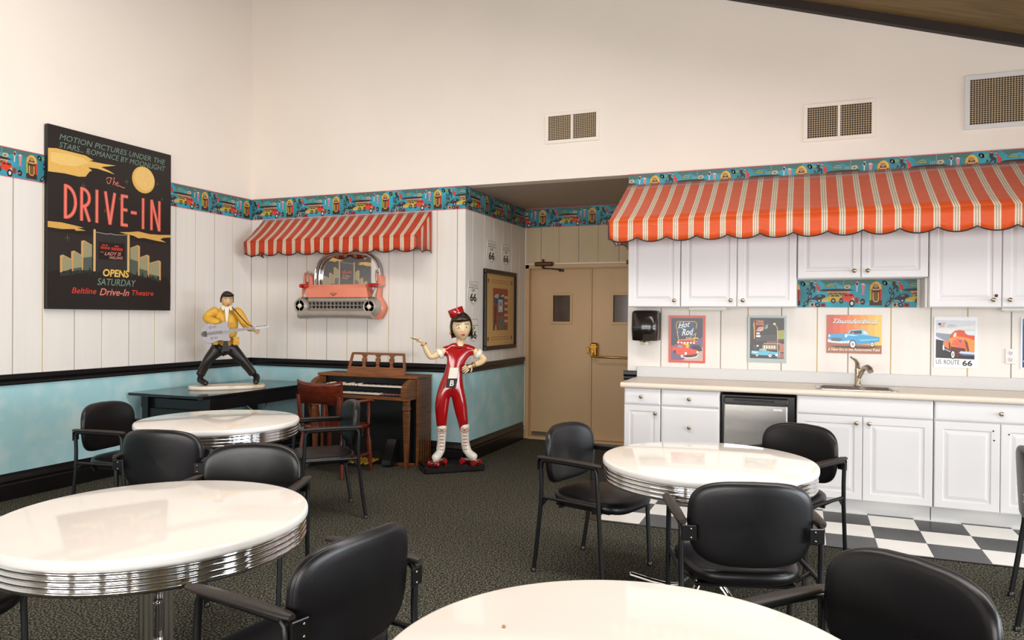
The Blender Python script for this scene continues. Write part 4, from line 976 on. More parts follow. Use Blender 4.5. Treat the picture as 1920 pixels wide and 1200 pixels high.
# crest: broad curved panel
rings = []
for i in range(13):
    u = -1+2*i/12; x = .245*u; y = -.275+.055*u*u; h = .012*(abs(u)**3)
    zt_, zb_ = .862+h*1.2-.008*(1-u*u), .655-.018*(1-abs(u)**1.5)*-1
    rings.append([(x, y-.013, zb_), (x, y-.013-.012, zt_-.03), (x, y-.035, zt_), (x, y-.012, zt_+.002), (x, y+.004, zt_-.02), (x, y+.012, zb_)])
b = B(); b.loft(rings); b.build('crest_panel', MAHOG, t, world=False)
for s in (-1, 1):
    b = B(); b.tube([(s*.205, -.215, .445), (s*.215, -.235, .55), (s*.225, -.245, .68), (s*.228, -.25, .74)], [.017, .019, .021, .018], 10, flat=(1.2, .8)); b.build('back_post', MAHOG, t, world=False)
    b = B(); b.tube([(s*.228, -.215, .672), (s*.262, -.12, .672), (s*.272, .02, .676), (s*.270, .14, .672), (s*.262, .20, .660)], [.018, .020, .023, .026, .022], 10, flat=(1.25, .62)); b.build('armrest', MAHOG, t, world=False)
    b = B(); b.lathe([(.014, .450), (.017, .47), (.013, .49), (.019, .55), (.015, .62), (.018, .655)], (s*.258, .15, 0), 12); b.build('arm_support', MAHOG, t, world=False)
    for y, dy in ((.185, .03), (-.185, -.035)):
        b = B(); pts = [(s*(.222+.02*(1-z/.41)), y+dy*(1-z/.41), z) for z in (0, .06, .12, .28, .36, .414)]
        b.tube(pts, [.014, .017, .020, .026, .019, .022], 12); b.build('leg', MAHOG, t, world=False)
    b = B(); b.tube([(s*.234, .195, .17), (s*.234, -.20, .17)], [.012, .012], 8); b.build('stretcher', MAHOG, t, world=False)
for x in (-.10, 0, .10):
    b = B(); b.tube([(x*.9, -.218, .445), (x, -.262, .665)], [.011, .011], 8); b.build('spindle', MAHOG, t, world=False)
b = B(); b.tube([(-.234, 0, .17), (.234, 0, .17)], .012, 8); b.bbox(-.2, .165, .375, .2, .185, .4145, .003); b.build('front_apron', MAHOG, t, world=False)

# ================================================================ drive-in poster
t = thing('drive_in_poster', 'large black drive-in theatre poster on canvas on the left wall', 'poster', (XL, 4.73, 1.5))
PX, PY0, PW, PZ0, PH = XL+.042, 4.104, 1.246, 1.498, 1.514
b = B(); b.bbox(XL+.0005, PY0, PZ0, PX, PY0+PW, PZ0+PH, .003); b.build('canvas', mat('poster_black', '#1b1413', .5, var=.1), t)
a = Art(); Q = lambda pts: [(u*PW, v*PH) for u, v in pts]
BK = '#1c1514'; YL = '#e6b75f'; GR = '#6f8d80'; RD = '#d5493a'
a.rect(.001, .001, PW-.001, PH-.001, BK)
a.poly(Q([(0, .20), (.2, .24), (.42, .27), (.62, .27), (.85, .24), (1, .20), (1, .42), (0, .42)]), '#262120')
a.text('MOTION PICTURES UNDER THE', .080*PW, .928*PH, .945*PW, .960*PH, GR, shear=.25, dy=-.002); a.text('STARS... ROMANCE BY MOONLIGHT', .078*PW, .884*PH, .945*PW, .916*PH, GR, shear=.25)
a.poly(Q([(.002, .868), (.06, .876), (.16, .874), (.27, .872), (.33, .856), (.30, .846), (.41, .848), (.51, .853), (.42, .833), (.39, .826), (.45, .815), (.50, .800), (.36, .812), (.29, .808), (.32, .795), (.30, .785), (.27, .752), (.22, .745), (.12, .748), (.002, .742)]), YL)
a.poly(Q([(.02, .850), (.14, .858), (.25, .855), (.30, .835), (.2, .80), (.1, .79), (.02, .80)]), '#efc877')
a.ell(.745*PW, .803*PH, .101*PW, .0815*PH, YL, 40); a.ell(.752*PW, .81*PH, .088*PW, .070*PH, '#efc676', 36)
for st_ in ([(.432, .760), (.440, .771), (.458, .776), (.482, .773)], [(.470, .776), (.466, .756), (.457, .741), (.444, .738), (.436, .746), (.441, .753)], [(.497, .783), (.491, .758), (.486, .735)], [(.487, .745), (.498, .756), (.506, .753), (.504, .735)], [(.513, .743), (.526, .747), (.530, .754), (.522, .758), (.513, .750), (.514, .738), (.524, .733), (.538, .739), (.556, .733), (.585, .731)]): a.stroke(Q(st_), .0065, '#e07a66')
# DRIVE-IN in tall condensed strokes with a light core
LT, LB = .690, .500
def glyph(strokes):
    for w, c in ((.032, RD), (.018, '#e78270')):
        pp = []
        for st_ in strokes:
            n = len(st_); L_, R_ = [], []
            pts = [(u*PW, v*PH) for u, v in st_]
            for i, p in enumerate(pts):
                q0 = pts[max(i-1, 0)]; q1 = pts[min(i+1, n-1)]; d = math.hypot(q1[0]-q0[0], q1[1]-q0[1]); nx, ny = -(q1[1]-q0[1])/d*w/2, (q1[0]-q0[0])/d*w/2
                L_.append((p[0]+nx, p[1]+ny)); R_.append((p[0]-nx, p[1]-ny))
            a._add([[L_[i], R_[i], R_[i+1], L_[i+1]] for i in range(n-1)], c)
xs = dict(D=.112, R=.242, I=.358, V=.424, E=.560, d=.636, J=.742, N=.818)
def arc(cx, cy, rx, ry, a0, a1, n=10): return [(cx+rx*math.cos(R(a0+(a1-a0)*i/n)), cy+ry*math.sin(R(a0+(a1-a0)*i/n))) for i in range(n+1)]
M_ = (LT+LB)/2
glyph([[(xs['D']+.012, LB), (xs['D']+.012, LT)], [(xs['D']+.012, LT-.009)]+arc(xs['D']+.015, M_, .070, (LT-LB)/2-.009, 90, -90, 14)+[(xs['D']+.012, LB+.009)]])
x = xs['R']; glyph([[(x, LB), (x, LT)], [(x, LT-.009)]+arc(x+.008, LT-.058, .050, .049, 90, -90, 10)+[(x, LT-.107)], [(x+.022, LT-.107), (x+.060, LB)]])
glyph([[(xs['I'], LB), (xs['I'], LT)]])
x = xs['V']; glyph([[(x, LT), (x+.038, LB)], [(x+.038, LB), (x+.076, LT)]])
x = xs['E']; glyph([[(x, LB), (x, LT)], [(x, LT-.009), (x+.050, LT-.009)], [(x, M_+.005), (x+.046, M_+.005)], [(x, LB+.009), (x+.050, LB+.009)]])
glyph([[(xs['d'], M_-.004), (xs['d']+.050, M_-.004)]]); glyph([[(xs['J'], LB), (xs['J'], LT)]])
x = xs['N']; glyph([[(x, LB), (x, LT)], [(x, LT), (x+.072, LB)], [(x+.072, LB), (x+.072, LT)]])
# lower clouds, screen and skyline fins
a.poly(Q([(.002, .474), (.10, .476), (.22, .466), (.26, .462), (.21, .456), (.275, .447), (.20, .440), (.19, .448), (.10, .440), (.002, .442)]), '#d9a855')
a.poly(Q([(.54, .463), (.62, .470), (.70, .482), (.80, .474), (.90, .478), (.998, .486), (.998, .470), (.93, .462), (.90, .450), (.955, .434), (.86, .438), (.75, .446), (.70, .440), (.66, .452), (.60, .456)]), '#d9a855')
a.poly(Q([(.345, .20), (.345, .445), (.605, .450), (.605, .22)]), '#2c2a2a')
def fin(x0, x1, zt, lit, slope=.022):
    a.poly(Q([(x0, .17), (x0, zt-.006), (x0+.022, zt), (x1, zt-slope), (x1, .17)]), '#cf9f63'); a.poly(Q([(x0+.016, .17), (x0+.016, zt-.02), (x0+.026, zt-.006), (x1, zt-slope-.004), (x1, .19)]), '#9a9472')
    a.poly(Q([(x0+.016, .17), (x0+.016, zt-.10), (x1, zt-.09), (x1, .19)]), '#4f5a50'); a.poly(Q([(x0-.002, .165), (x0-.002, .20+.01*lit), (x1, .225), (x1, .165)]), '#2c332c')
for f in ((.24, .322, .392, 2), (.166, .245, .328, 1), (.086, .172, .300, 0)): fin(*f)
def finr(x0, x1, zt, lit, slope=.022):
    a.poly(Q([(x1, .17), (x1, zt-.006), (x1-.022, zt), (x0, zt-slope), (x0, .17)]), '#cf9f63'); a.poly(Q([(x1-.016, .17), (x1-.016, zt-.02), (x1-.026, zt-.006), (x0, zt-slope-.004), (x0, .19)]), '#9a9472')
    a.poly(Q([(x1-.016, .17), (x1-.016, zt-.10), (x0, zt-.09), (x0, .19)]), '#4f5a50'); a.poly(Q([(x1+.002, .165), (x1+.002, .19), (x0, .215), (x0, .165)]), '#2c332c')
for f in ((.632, .716, .398, 2), (.712, .800, .345, 1), (.796, .905, .316, 0)): finr(*f)
a.poly(Q([(.332, .22), (.332, .458), (.340, .463), (.350, .458), (.350, .22)]), '#d8b070'); a.poly(Q([(.606, .23), (.606, .450), (.616, .456), (.626, .450), (.626, .23)]), '#d8b070')
a.stroke(Q([(.352, .446), (.44, .442), (.47, .448), (.50, .443), (.604, .451)]), .005, '#a9a69a')
a.poly(Q([(.372, .290), (.372, .392), (.582, .397), (.582, .296)]), '#120d0e')
for k in range(7): a.rect((.388+.011*k)*PW, .353*PH, (.3965+.011*k)*PW, (.369-.0012*k % .002)*PH, '#b9321f')
for k in range(9): a.rect((.474+.0105*k)*PW, .351*PH, (.4825+.0105*k)*PW, .368*PH, '#b9321f')
for u, w_ in ((.40, .022), (.428, .018), (.50, .035)): a.rect(u*PW, .373*PH, (u+w_)*PW, .380*PH, '#c93a2c')
a.text('THE', .384*PW, .330*PH, .415*PW, .338*PH, '#d0705e', shear=.3); a.text('LADY IS', .42*PW, .318*PH, .555*PW, .338*PH, '#e0907e', shear=.3, bold=.01, dy=.006); a.text('WILLING', .46*PW, .298*PH, .57*PW, .314*PH, '#e0907e', shear=.3, bold=.01, dy=.006)
a.poly(Q([(.002, .165), (.15, .19), (.30, .212), (.42, .218), (.62, .222), (.80, .198), (.998, .16), (.998, .03), (.002, .03)]), BK)
for k in range(17): u = .10+.048*k; a.poly(Q([(u, .195), (u+.012, .245-.0016*(k-8)**2*.3+.008*math.sin(k*2.1)), (u+.026, .2)]), '#20251f')
a.text('OPENS', .405*PW, .194*PH, .620*PW, .238*PH, '#e9bd58', shear=.12, bold=.03); a.text('SATURDAY', .362*PW, .142*PH, .680*PW, .182*PH, GR, shear=.2, bold=.004)
a.text('Beltline', .170*PW, .089*PH, .355*PW, .122*PH, '#d23b2c', shear=.25, bold=.008); a.text('Drive-In', .380*PW, .083*PH, .622*PW, .124*PH, '#e07a6c', shear=.3, bold=.012); a.text('Theatre', .645*PW, .090*PH, .838*PW, .121*PH, '#d23b2c', shear=.2, bold=.008)
for u, v, s in ((.255, .70, .016), (.60, .77, .016), (.14, .395, .018), (.42, .575, .012), (.915, .705, .012), (.87, .795, .009), (.54, .66, .009), (.29, .885, .010)):
    a.line(Q([(u-s, v), (u+s, v)]), .0022, '#8d7a4a'); a.line(Q([(u, v-s), (u, v+s)]), .0022, '#8d7a4a')
a.build('printed_face', t, (PX, PY0, PZ0), (0, 1, 0), (0, 0, 1), (1, 0, 0), eps=.00025, rough=.4)

# ================================================================ framed print and road shields in the alcove
def shield(label, y0, z0, name, w=.262, h=.245):
    t = thing('road_shield', label, 'sign', (XA, y0+w/2, z0), group='black and white road shields')
    sh = [(.50, 1.0), (.38, .955), (.28, .975), (.17, 1.0), (.05, .90), (.10, .80), (.085, .70), (.03, .58), (.01, .45), (.03, .30), (.14, .14), (.32, .06), (.50, 0)]
    sh = sh + [(1-u, v) for u, v in sh[::-1][1:-1]]
    pts = [(u*w, v*h) for u, v in sh]; ins = lambda k: [(w/2+(x-w/2)*k, h*.5+(y-h*.5)*k) for x, y in pts]
    b = B(); b.prism([(y0+x, z0+y) for x, y in pts], XA+.0006, XA+.0045, 'x'); b.build('plate', ink('#e9e5dc'), t)
    a = Art(); a.poly(ins(.985), '#ece8df'); a.poly(ins(.955), '#1c1a1c'); a.poly(ins(.925), '#ece8df')
    a.rect(w*.075, h*.685, w*.925, h*.705, '#1c1a1c')
    if name: a.text(name, w*.15, h*.745, w*.85, h*.865, '#1c1a1c', bold=-.01)
    a.text('US', w*.36, h*.54, w*.64, h*.645, '#1c1a1c', bold=.03); a.text('66', w*.21, h*.135, w*.79, h*.475, '#1c1a1c', bold=.035)
    a.build('printed_face', t, (XA+.0046, y0, z0), (0, 1, 0), (0, 0, 1), (1, 0, 0), eps=.0002)
shield('route shield lettered ARIZONA, upper left above the framed print', 7.030, 2.036, 'ARIZONA')
shield('route shield lettered ILLINOIS, upper right above the framed print', 7.437, 2.036, 'ILLINOIS')
shield('route shield lettered TEXAS, left of the framed print', 6.570, 1.580, 'TEXAS')
shield('lowest route shield, half hidden behind the carhop statue', 6.580, 1.200, None)
t = thing('framed_print', 'tan matted print with stars and stripes in a black frame on the alcove wall', 'picture', (XA, 7.40, 1.105))
FY0, FY1, FZ0, FZ1 = 6.945, 7.845, 1.103, 1.965
b = B(); fwid = .045
for q in ((FY0, FZ0, FY1, FZ0+fwid), (FY0, FZ1-fwid, FY1, FZ1), (FY0, FZ0+fwid, FY0+fwid, FZ1-fwid), (FY1-fwid, FZ0+fwid, FY1, FZ1-fwid)): b.bbox(XA+.0006, q[0], q[1], XA+.032, q[2], q[3], .005)
b.build('frame', BLACKT, t)
b = B(); b.box(XA+.0006, FY0+fwid, FZ0+fwid, XA+.012, FY1-fwid, FZ1-fwid); b.build('mount_board', ink('#c39a62'), t)
w, h = FY1-FY0-2*fwid, FZ1-FZ0-2*fwid
a = Art(); a.rect(0, 0, w, h, '#c79f66')
def star(cx, cy, r, c='#6e4435'): a.poly([(cx+r*(1 if i % 2 == 0 else .42)*math.sin(PI*i/5), cy+r*(1 if i % 2 == 0 else .42)*math.cos(PI*i/5)) for i in range(10)], c)
for cx in (.075, w-.075):
    for cy in (.075, h-.075): star(cx, cy, .036)
for cy in (.065, .090, h-.065, h-.090): a.rect(.15, cy-.003, w-.15, cy+.003, '#8a5a3c')
ix0, ix1, iz0, iz1 = .20, w-.19, .165, h-.150
a.rect(ix0, iz0, ix1, iz1, '#7a5344')
for k in range(6): a.rect(ix0+.002, iz0+.05+k*.068, ix1-.002, iz0+.05+k*.068+.034, '#a34a36' if k % 1 == 0 else '#d8c4a0'); a.rect(ix1-.10, iz0+.086+k*.066, ix1-.002, iz0+.114+k*.066, '#cdb58e') if k < 5 else None
a.rect(ix0+.002, iz1-.07, ix1-.002, iz1-.002, '#9c4434')
a.poly([(ix0+.03, iz1-.16), (ix0+.05, iz1-.07), (ix0+.30, iz1-.06), (ix0+.31, iz1-.14), (ix0+.2, iz1-.19)], '#3c4a63'); a.poly([(ix0+.03, iz1-.10), (ix0+.06, iz1-.07), (ix0+.16, iz1-.06), (ix0+.14, iz1-.11)], '#cdb994'); a.poly([(ix0+.18, iz1-.085), (ix0+.31, iz1-.06), (ix0+.30, iz1-.09)], '#d8c8a8')
a.poly([(ix0+.03, iz0+.01), (ix0+.05, iz1-.17), (ix0+.10, iz1-.19), (ix0+.09, iz0+.14)], '#4c3a36'); a.poly([(ix0+.01, iz0+.005), (ix0+.08, iz0+.11), (ix0+.15, iz0+.005)], '#3a2f30'); a.poly([(ix0+.035, iz0+.005), (ix0+.08, iz0+.085), (ix0+.12, iz0+.005)], '#c98a4c')
a.poly([(ix0+.15, iz1-.255), (ix0+.17, iz1-.205), (ix0+.25, iz1-.20), (ix0+.26, iz1-.255)], '#5b5a52'); a.text('Eats', ix0+.165, iz1-.245, ix0+.25, iz1-.215, '#d8c8a8', shear=.2)
a.rect(ix0+.145, iz0+.20, ix0+.27, iz0+.335, '#b9cbd8'); a.rect(ix0+.16, iz0+.215, ix0+.255, iz0+.32, '#8fb0c8'); a.ell(ix0+.21, iz0+.285, .020, .016, '#d24a32'); a.rect(ix0+.19, iz0+.225, ix0+.235, iz0+.26, '#e6e9ea')
a.poly([(ix0+.16, iz0+.01), (ix0+.2, iz0+.14), (ix0+.26, iz0+.18), (ix0+.31, iz0+.08), (ix0+.3, iz0+.01)], '#5f7264')
a.build('print', t, (XA+.0121, FY0+fwid, FZ0+fwid), (0, 1, 0), (0, 0, 1), (1, 0, 0), eps=.0002)
# ================================================================ pink car-front mirror
t = thing('car_front_mirror', 'wall mirror shaped as the front of a pink finned car, under the small awning', 'mirror', (-4.54, YB, 1.43))
CX = lambda x: -4.975+(x/8-24)*.00665
CZ = lambda y: 1.554-(460+y/8-574)*.00558
yf = 6.37
XM = (CX(195)+CX(1232))/2
b = B(); arch = [(CX(372), CZ(600)), (CX(372), CZ(430)), (CX(400), CZ(290)), (CX(470), CZ(190)), (CX(580), CZ(130)), (CX(820), CZ(100)), (CX(1060), CZ(125)), (CX(1170), CZ(185)), (CX(1240), CZ(290)), (CX(1268), CZ(430)), (CX(1268), CZ(600))]
b.prism(arch, YB-.016, YB-.012, 'y'); b.build('mirror_glass', MIRROR, t)
b = B(); b.prism([(XM+(x-XM)*1.06, z+.012) for x, z in arch], YB-.0115, YB-.0005, 'y'); b.build('backing', SILVERP, t)
def smooth_line(p, m_=4):
    o_ = []
    for i in range(len(p)-1):
        a_, b_, c_, d_ = p[max(i-1, 0)], p[i], p[i+1], p[min(i+2, len(p)-1)]
        for j in range(m_):
            t_ = j/m_; o_.append(tuple(.5*(2*b_[q]+(c_[q]-a_[q])*t_+(2*a_[q]-5*b_[q]+4*c_[q]-d_[q])*t_*t_+(3*b_[q]-a_[q]-3*c_[q]+d_[q])*t_**3) for q in (0, 1)))
    return o_+[p[-1]]
arch = smooth_line(arch)
for i, (yy, r, k) in enumerate(((YB-.028, .014, 1.0), (YB-.075, .012, 1.07))):
    b = B(); b.tube([(XM+(x-XM)*k, yy, z+.012*(k-1)*10) for x, z in arch], r, 10); b.build('windscreen_frame', CHROME, t)
b = B(); rr_ = []
for yy, k in ((YB-.012, 1.085), (YB-.075, 1.085)): rr_.append([(XM+(x-XM)*k, yy, z+.010) for x, z in arch])
n = len(rr_[0]); b.add(rr_[0]+rr_[1], [(i, i+1, n+i+1, n+i) for i in range(n-1)], 0, True); o = b.build('roof_shell', SILVERP, t); o.modifiers.new('thickness', 'SOLIDIFY').thickness = .006
# bonnet: bowed pink panel
b = B(); rings = []
for i in range(15):
    u = -1+2*i/14; bow = .020*(1-u*u)
    xt = XM+u*(CX(1195)-CX(365))/2*1.0; xb = XM+u*(CX(1262)-CX(280))/2
    rings.append([(xt, YB-.018, CZ(572)), (xt, yf+.035-bow, CZ(580)), (xt*.5+xb*.5, yf+.012-bow, CZ(640)), (xb, yf-.006-bow, CZ(772)), (xb, YB-.018, CZ(772))])
b.loft(rings, smooth=False); b.build('bonnet', PINK, t)
b = B(); ye = yf-.024
b.tube([(XM-.045, ye-.003, CZ(712)), (XM-.022, ye-.004, CZ(728)), (XM, ye-.005, CZ(752)), (XM+.022, ye-.004, CZ(728)), (XM+.045, ye-.003, CZ(712))], .0022, 6)
b.tube([(XM-.022, ye, CZ(706)), (XM+.022, ye, CZ(706)), (XM+.018, ye-.002, CZ(724)), (XM, ye-.003, CZ(736)), (XM-.018, ye-.002, CZ(724)), (XM-.022, ye, CZ(706))], .0016, 6); b.build('bonnet_emblem', mat('emblem_bronze', '#8d6a58', .4, .5), t)
# grille bar, egg-crate insert
b = B(); b.bbox(CX(300), yf-.012, CZ(845), CX(1200), YB-.03, CZ(772), .012); b.bbox(CX(330), yf-.010, CZ(965), CX(1190), YB-.03, CZ(940), .008); b.build('grille_surround', SILVERP, t)
b = B(); b.box(CX(340), yf+.022, CZ(945), CX(1180), yf+.030, CZ(843)); b.build('grille_back', BLACKP, t)
b = B()
for i in range(15): x = CX(362)+(CX(1160)-CX(362))*i/14; b.box(x-.0022, yf-.004, CZ(945), x+.0022, yf+.021, CZ(843))
b.box(CX(345), yf-.006, CZ(897), CX(1180), yf+.020, CZ(888))
for i in range(14): x = CX(362)+(CX(1160)-CX(362))*(i+.5)/14; b.ell((x, yf-.008, CZ(892)), (.006, .006, .005), 8, 5)
b.build('grille', SILVERP, t, kind='stuff')
b = B(); rings = []
for i in range(13):
    u = -1+2*i/12; x = XM+u*.46; bow = .012*(1-u*u); dz = .012*abs(u)**4
    rings.append([(x, YB-.02, CZ(960)), (x, yf+.0-bow, CZ(962)), (x, yf-.03-bow, CZ(985)), (x, yf-.028-bow, CZ(1050)-dz), (x, yf+.01-bow, CZ(1082)-dz), (x, YB-.02, CZ(1082)-dz)])
b.loft(rings); b.build('bumper', SILVERP, t)
for s, hx, hy in ((-1, 195, 900), (1, 1232, 913)):
    x, z = CX(hx), CZ(hy)
    b = B(); b.lathe([(.075, YB-.018), (.098, 6.46), (.100, 6.42), (.088, 6.375), (.074, 6.345), (.068, 6.338), (.060, 6.342), (.056, 6.352)], (x, 0, z), 28, axis='y'); b.build('headlamp_pod', SILVERP, t)
    b = B(); b.lathe([(.002, 6.356), (.057, 6.356), (.057, 6.352), (.002, 6.352)], (x, 0, z), 24, axis='y'); o = b.build('headlamp_ring', BLACKP, t)
    b = B(); b.lathe([(.024, 6.3515), (.024, 6.342), (.016, 6.337), (.002, 6.335)], (x, 0, z), 18, axis='y'); b.build('bulb', CREAM, o)
    b = B()
    for a in range(4): ca, sa = math.cos(a*PI/2), math.sin(a*PI/2); b.tube([(x+ca*.024, 6.345, z+sa*.024), (x+ca*.060, 6.342, z+sa*.060)], .0028, 6)
    b.build('lamp_spokes', SILVERP, o)
    # pink wing behind the pod, fin above
    b = B(); prof = [(CZ(385), .012, .05), (CZ(480), .018, .06), (CZ(560), .024, .07), (CZ(640), .030, .08), (CZ(760), .040, .09), (CZ(850), .085, .11), (CZ(925), .110, .12), (CZ(1010), .090, .11), (CZ(1090), .050, .08)]
    rings = []
    for zc_, wx, d in prof:
        xc_ = x+s*.02+(s*.012 if zc_ > CZ(700) else 0); rings.append([(xc_-wx*.8, YB-.016, zc_), (xc_-wx*.7, YB-d*.8, zc_), (xc_, YB-d*1.05, zc_), (xc_+wx*.85, YB-d*.75, zc_), (xc_+wx, YB-.016, zc_)])
    b.loft(rings); b.build('wing', PINK, t)
    fx = CX(262) if s < 0 else CX(1290)
    b = B(); b.tube([(fx-s*.0-.026, yf+.075, CZ(372)), (fx-.010, yf+.045, CZ(450)), (fx+.004, yf+.035, CZ(540))], [.008, .013, .012], 10, flat=(1, 1.3)); b.build('fin_blade', SILVERP, t)
    b = B(); b.prism([(fx-.018, CZ(395)), (fx+.040, CZ(470)), (fx+.048, CZ(600)), (fx+.006, CZ(600)), (fx-.006, CZ(500))], YB-.09, YB-.016, 'y'); b.build('fin', PINK, t)
    b = B(); b.tube([(fx+.004, yf+.03, CZ(640)), (fx-.006, yf+.02, CZ(700)), (fx-.014, yf+.0, CZ(775))], [.012, .018, .024], 10); b.build('fin_base', SILVERP, t)
    for k, lx_ in enumerate((190, 268) if s < 0 else (1225, 1308)):
        xx, zz_ = CX(lx_), CZ(596)
        b = B(); b.lathe([(.020, YB-.03), (.024, 6.42), (.0235, 6.395)], (xx, 0, zz_), 16, axis='y'); o = b.build('tail_lamp', SILVERP, t)
        b = B(); b.lathe([(.0225, 6.396), (.0235, 6.385), (.019, 6.362), (.010, 6.348), (.002, 6.343)], (xx, 0, zz_), 16, axis='y'); b.build('lens', REDL, o)

# ================================================================ figures
def skin(name, J, E, m_, parent, root, sub=2, ysq=1.0):
    ks = list(J); ix = {k: i for i, k in enumerate(ks)}
    me = bpy.data.meshes.new(name); me.from_pydata([(J[k][0], J[k][1]/ysq, J[k][2]) for k in ks], [(ix[a], ix[c]) for a, c in E], []); me.materials.append(m_)
    o = bpy.data.objects.new(name, me); COL.objects.link(o); o.parent = parent; o.scale = (1, ysq, 1)
    md = o.modifiers.new('skin', 'SKIN'); md.use_smooth_shade = True; md.branch_smoothing = .35
    if not me.skin_vertices:
        bm = bmesh.new(); bm.from_mesh(me); bm.verts.layers.skin.verify(); bm.to_mesh(me); bm.free()
    sv = me.skin_vertices[0].data
    for k in ks:
        r = J[k][3]; sv[ix[k]].radius = (r, r); sv[ix[k]].use_root = (k == root)
    o.modifiers.new('sub', 'SUBSURF').levels = sub; o.modifiers['sub'].render_levels = sub
    return o
def chain(J, E, prefix, pts, start=None):
    prev = start
    for i, p in enumerate(pts):
        k = '%s%d' % (prefix, i); J[k] = p
        if prev: E.append((prev, k))
        prev = k
    return prev
def hand(name, parent, m_, wrist, palm, tip_dir, side, up_, size, curl=.25):
    # palm and five separate fingers, each its own chain rooted inside the palm
    w, p, d, s, u = Vector(wrist), Vector(palm), Vector(tip_dir).normalized(), Vector(side).normalized(), Vector(up_).normalized()
    J = {'w': (*w, size*.15), 'p': (*((w+p)/2), size*.18), 'k': (*p, size*.20)}; E = [('w', 'p'), ('p', 'k')]
    o = skin(name, J, E, m_, parent, 'w')
    for i, (off, ln) in enumerate(((-.30, .42), (-.10, .50), (.10, .46), (.28, .36))):
        r0 = p+s*size*off*.9-d*size*.06; r1 = p+s*size*off+d*size*(.16+ln*.30); r2 = r1+(d-u*curl).normalized()*size*ln*.42; r3 = r2+(d-u*curl*2.2).normalized()*size*ln*.32
        skin('finger', {'a': (*r0, size*.085), 'b': (*r1, size*.082), 'c': (*r2, size*.072), 'd': (*r3, size*.055)}, [('a', 'b'), ('b', 'c'), ('c', 'd')], m_, o, 'a', 1)
    r0 = w*.6+p*.4-s*size*.12; r1 = r0-s*size*.26+d*size*.12; r2 = r1-s*size*.10+d*size*.22
    skin('thumb', {'a': (*r0, size*.09), 'b': (*r1, size*.085), 'c': (*r2, size*.065)}, [('a', 'b'), ('b', 'c')], m_, o, 'a', 1)
    return o
def head(parent, c, s, rot, skin_m, lip, brow, eye_col, lash=False):
    # s = half head height; face towards -y; rot = 3x3
    c = Vector(c); nseg, nr = 32, 24; rings = []
    for i in range(nr+1):
        t = PI*i/nr; z = -math.cos(t); st = max(math.sin(t), .015)
        rg = []
        for k in range(nseg):
            a = 2*PI*k/nseg; ca, sa = math.cos(a), math.sin(a)   # -y is the face
            f = max(0, -sa)
            rx, ry = .70, .84
            jaw = max(0, -z); rx *= 1-.34*jaw**1.6; ry *= 1-.16*jaw**2*(1-f)
            x = rx*st*ca; y = ry*st*sa
            if z < 0 and f > 0: y -= .10*f*jaw*(1-jaw*.4)           # chin comes forward
            ang = math.atan2(ca, max(f, 1e-4)) if f > 0 else 9
            g = lambda a0, z0, wa, wz: math.exp(-((ang-a0)/wa)**2-((z-z0)/wz)**2) if f > 0 else 0
            y -= .17*g(0, -.22, .13, .10)+.10*g(0, -.08, .09, .16)  # nose
            y += .055*(g(.42, .03, .20, .10)+g(-.42, .03, .20, .10)) # eye sockets
            y -= .030*(g(.42, .17, .28, .06)+g(-.42, .17, .28, .06)) # brow ridge
            y -= .035*g(0, -.50, .25, .07)-.02*g(0, -.62, .22, .05)
            rg.append(c+rot @ Vector((x*s, y*s, z*s)))
        rings.append(rg)
    b = B(); b.loft(rings)
    for q in (-1, 1): b.ell(c+rot @ Vector((q*.70*s, .06*s, -.08*s)), (.07*s, .13*s, .19*s), 10, 7, rot=rot)
    o = b.build('head', skin_m, parent, world=False)
    for q in (-1, 1):
        b = B(); e = c+rot @ Vector((q*.29*s, -.715*s, .02*s)); b.ell(e, (.125*s, .07*s, .075*s), 12, 8, rot=rot); b.build('eye', ink('#f3efe6', .2), o, world=False)
        b = B(); b.ell(c+rot @ Vector((q*.28*s, -.765*s, .02*s)), (.055*s, .03*s, .062*s), 10, 6, rot=rot); b.build('iris', ink(eye_col, .2), o, world=False)
        b = B(); b.tube([c+rot @ Vector((q*u*s, -(.80-.25*(u-.1)**2*2)*s, (.200+.035*math.sin((u-.06)*6.5))*s)) for u in (.14, .24, .34, .46)], .022*s, 6); b.build('eyebrow', brow, o, world=False)
    b = B(); b.ell(c+rot @ Vector((0, -.835*s, -.475*s)), (.15*s, .05*s, .030*s), 12, 6, rot=rot); b.ell(c+rot @ Vector((0, -.825*s, -.535*s)), (.12*s, .055*s, .038*s), 12, 6, rot=rot); b.build('mouth', lip, o, world=False)
    return o
def cap(b, c, s, rot, zlow, grow, face=.35, zfront=.45, mi=0, drop=0):
    # hair shell: sphere part, cut higher over the face
    c = Vector(c); nseg, nr = 32, 16; rings = []
    for i in range(nr+1):
        rg = []
        for k in range(nseg):
            a = 2*PI*k/nseg; f = max(0, -math.sin(a)); w = min(1, max(0, (f-face)/.35))
            z0 = zlow+(zfront-zlow)*w*w*(3-2*w)
            z = z0+(1-z0)*(i/nr); z = min(z, .9995); st = math.sqrt(1-min(.9995, abs(z))**2) if z > 0 else 1-.16*z*z
            wob = 1+.02*math.sin(a*7+z*6)
            rg.append(c+rot @ Vector((.72*grow*s*st*math.cos(a)*wob, .86*grow*s*st*math.sin(a)*wob, z*s*grow)))
        rings.append(rg)
    rin = [[c+(p-c)*.86 for p in rings[0]]]
    b.loft(rin+rings, mi)
SKIN1 = mat('painted_skin', '#e3c79c', .3, var=.05, vscale=10, coat=.3); SKIN2 = mat('painted_tan_skin', '#d8ac78', .5, var=.12, vscale=14)
REDG = mat('red_gloss_paint', '#a80b12', .16, var=.10, vscale=5, coat=.7); WHG = mat('white_gloss_paint', '#e9e2d4', .25, var=.05, coat=.3)
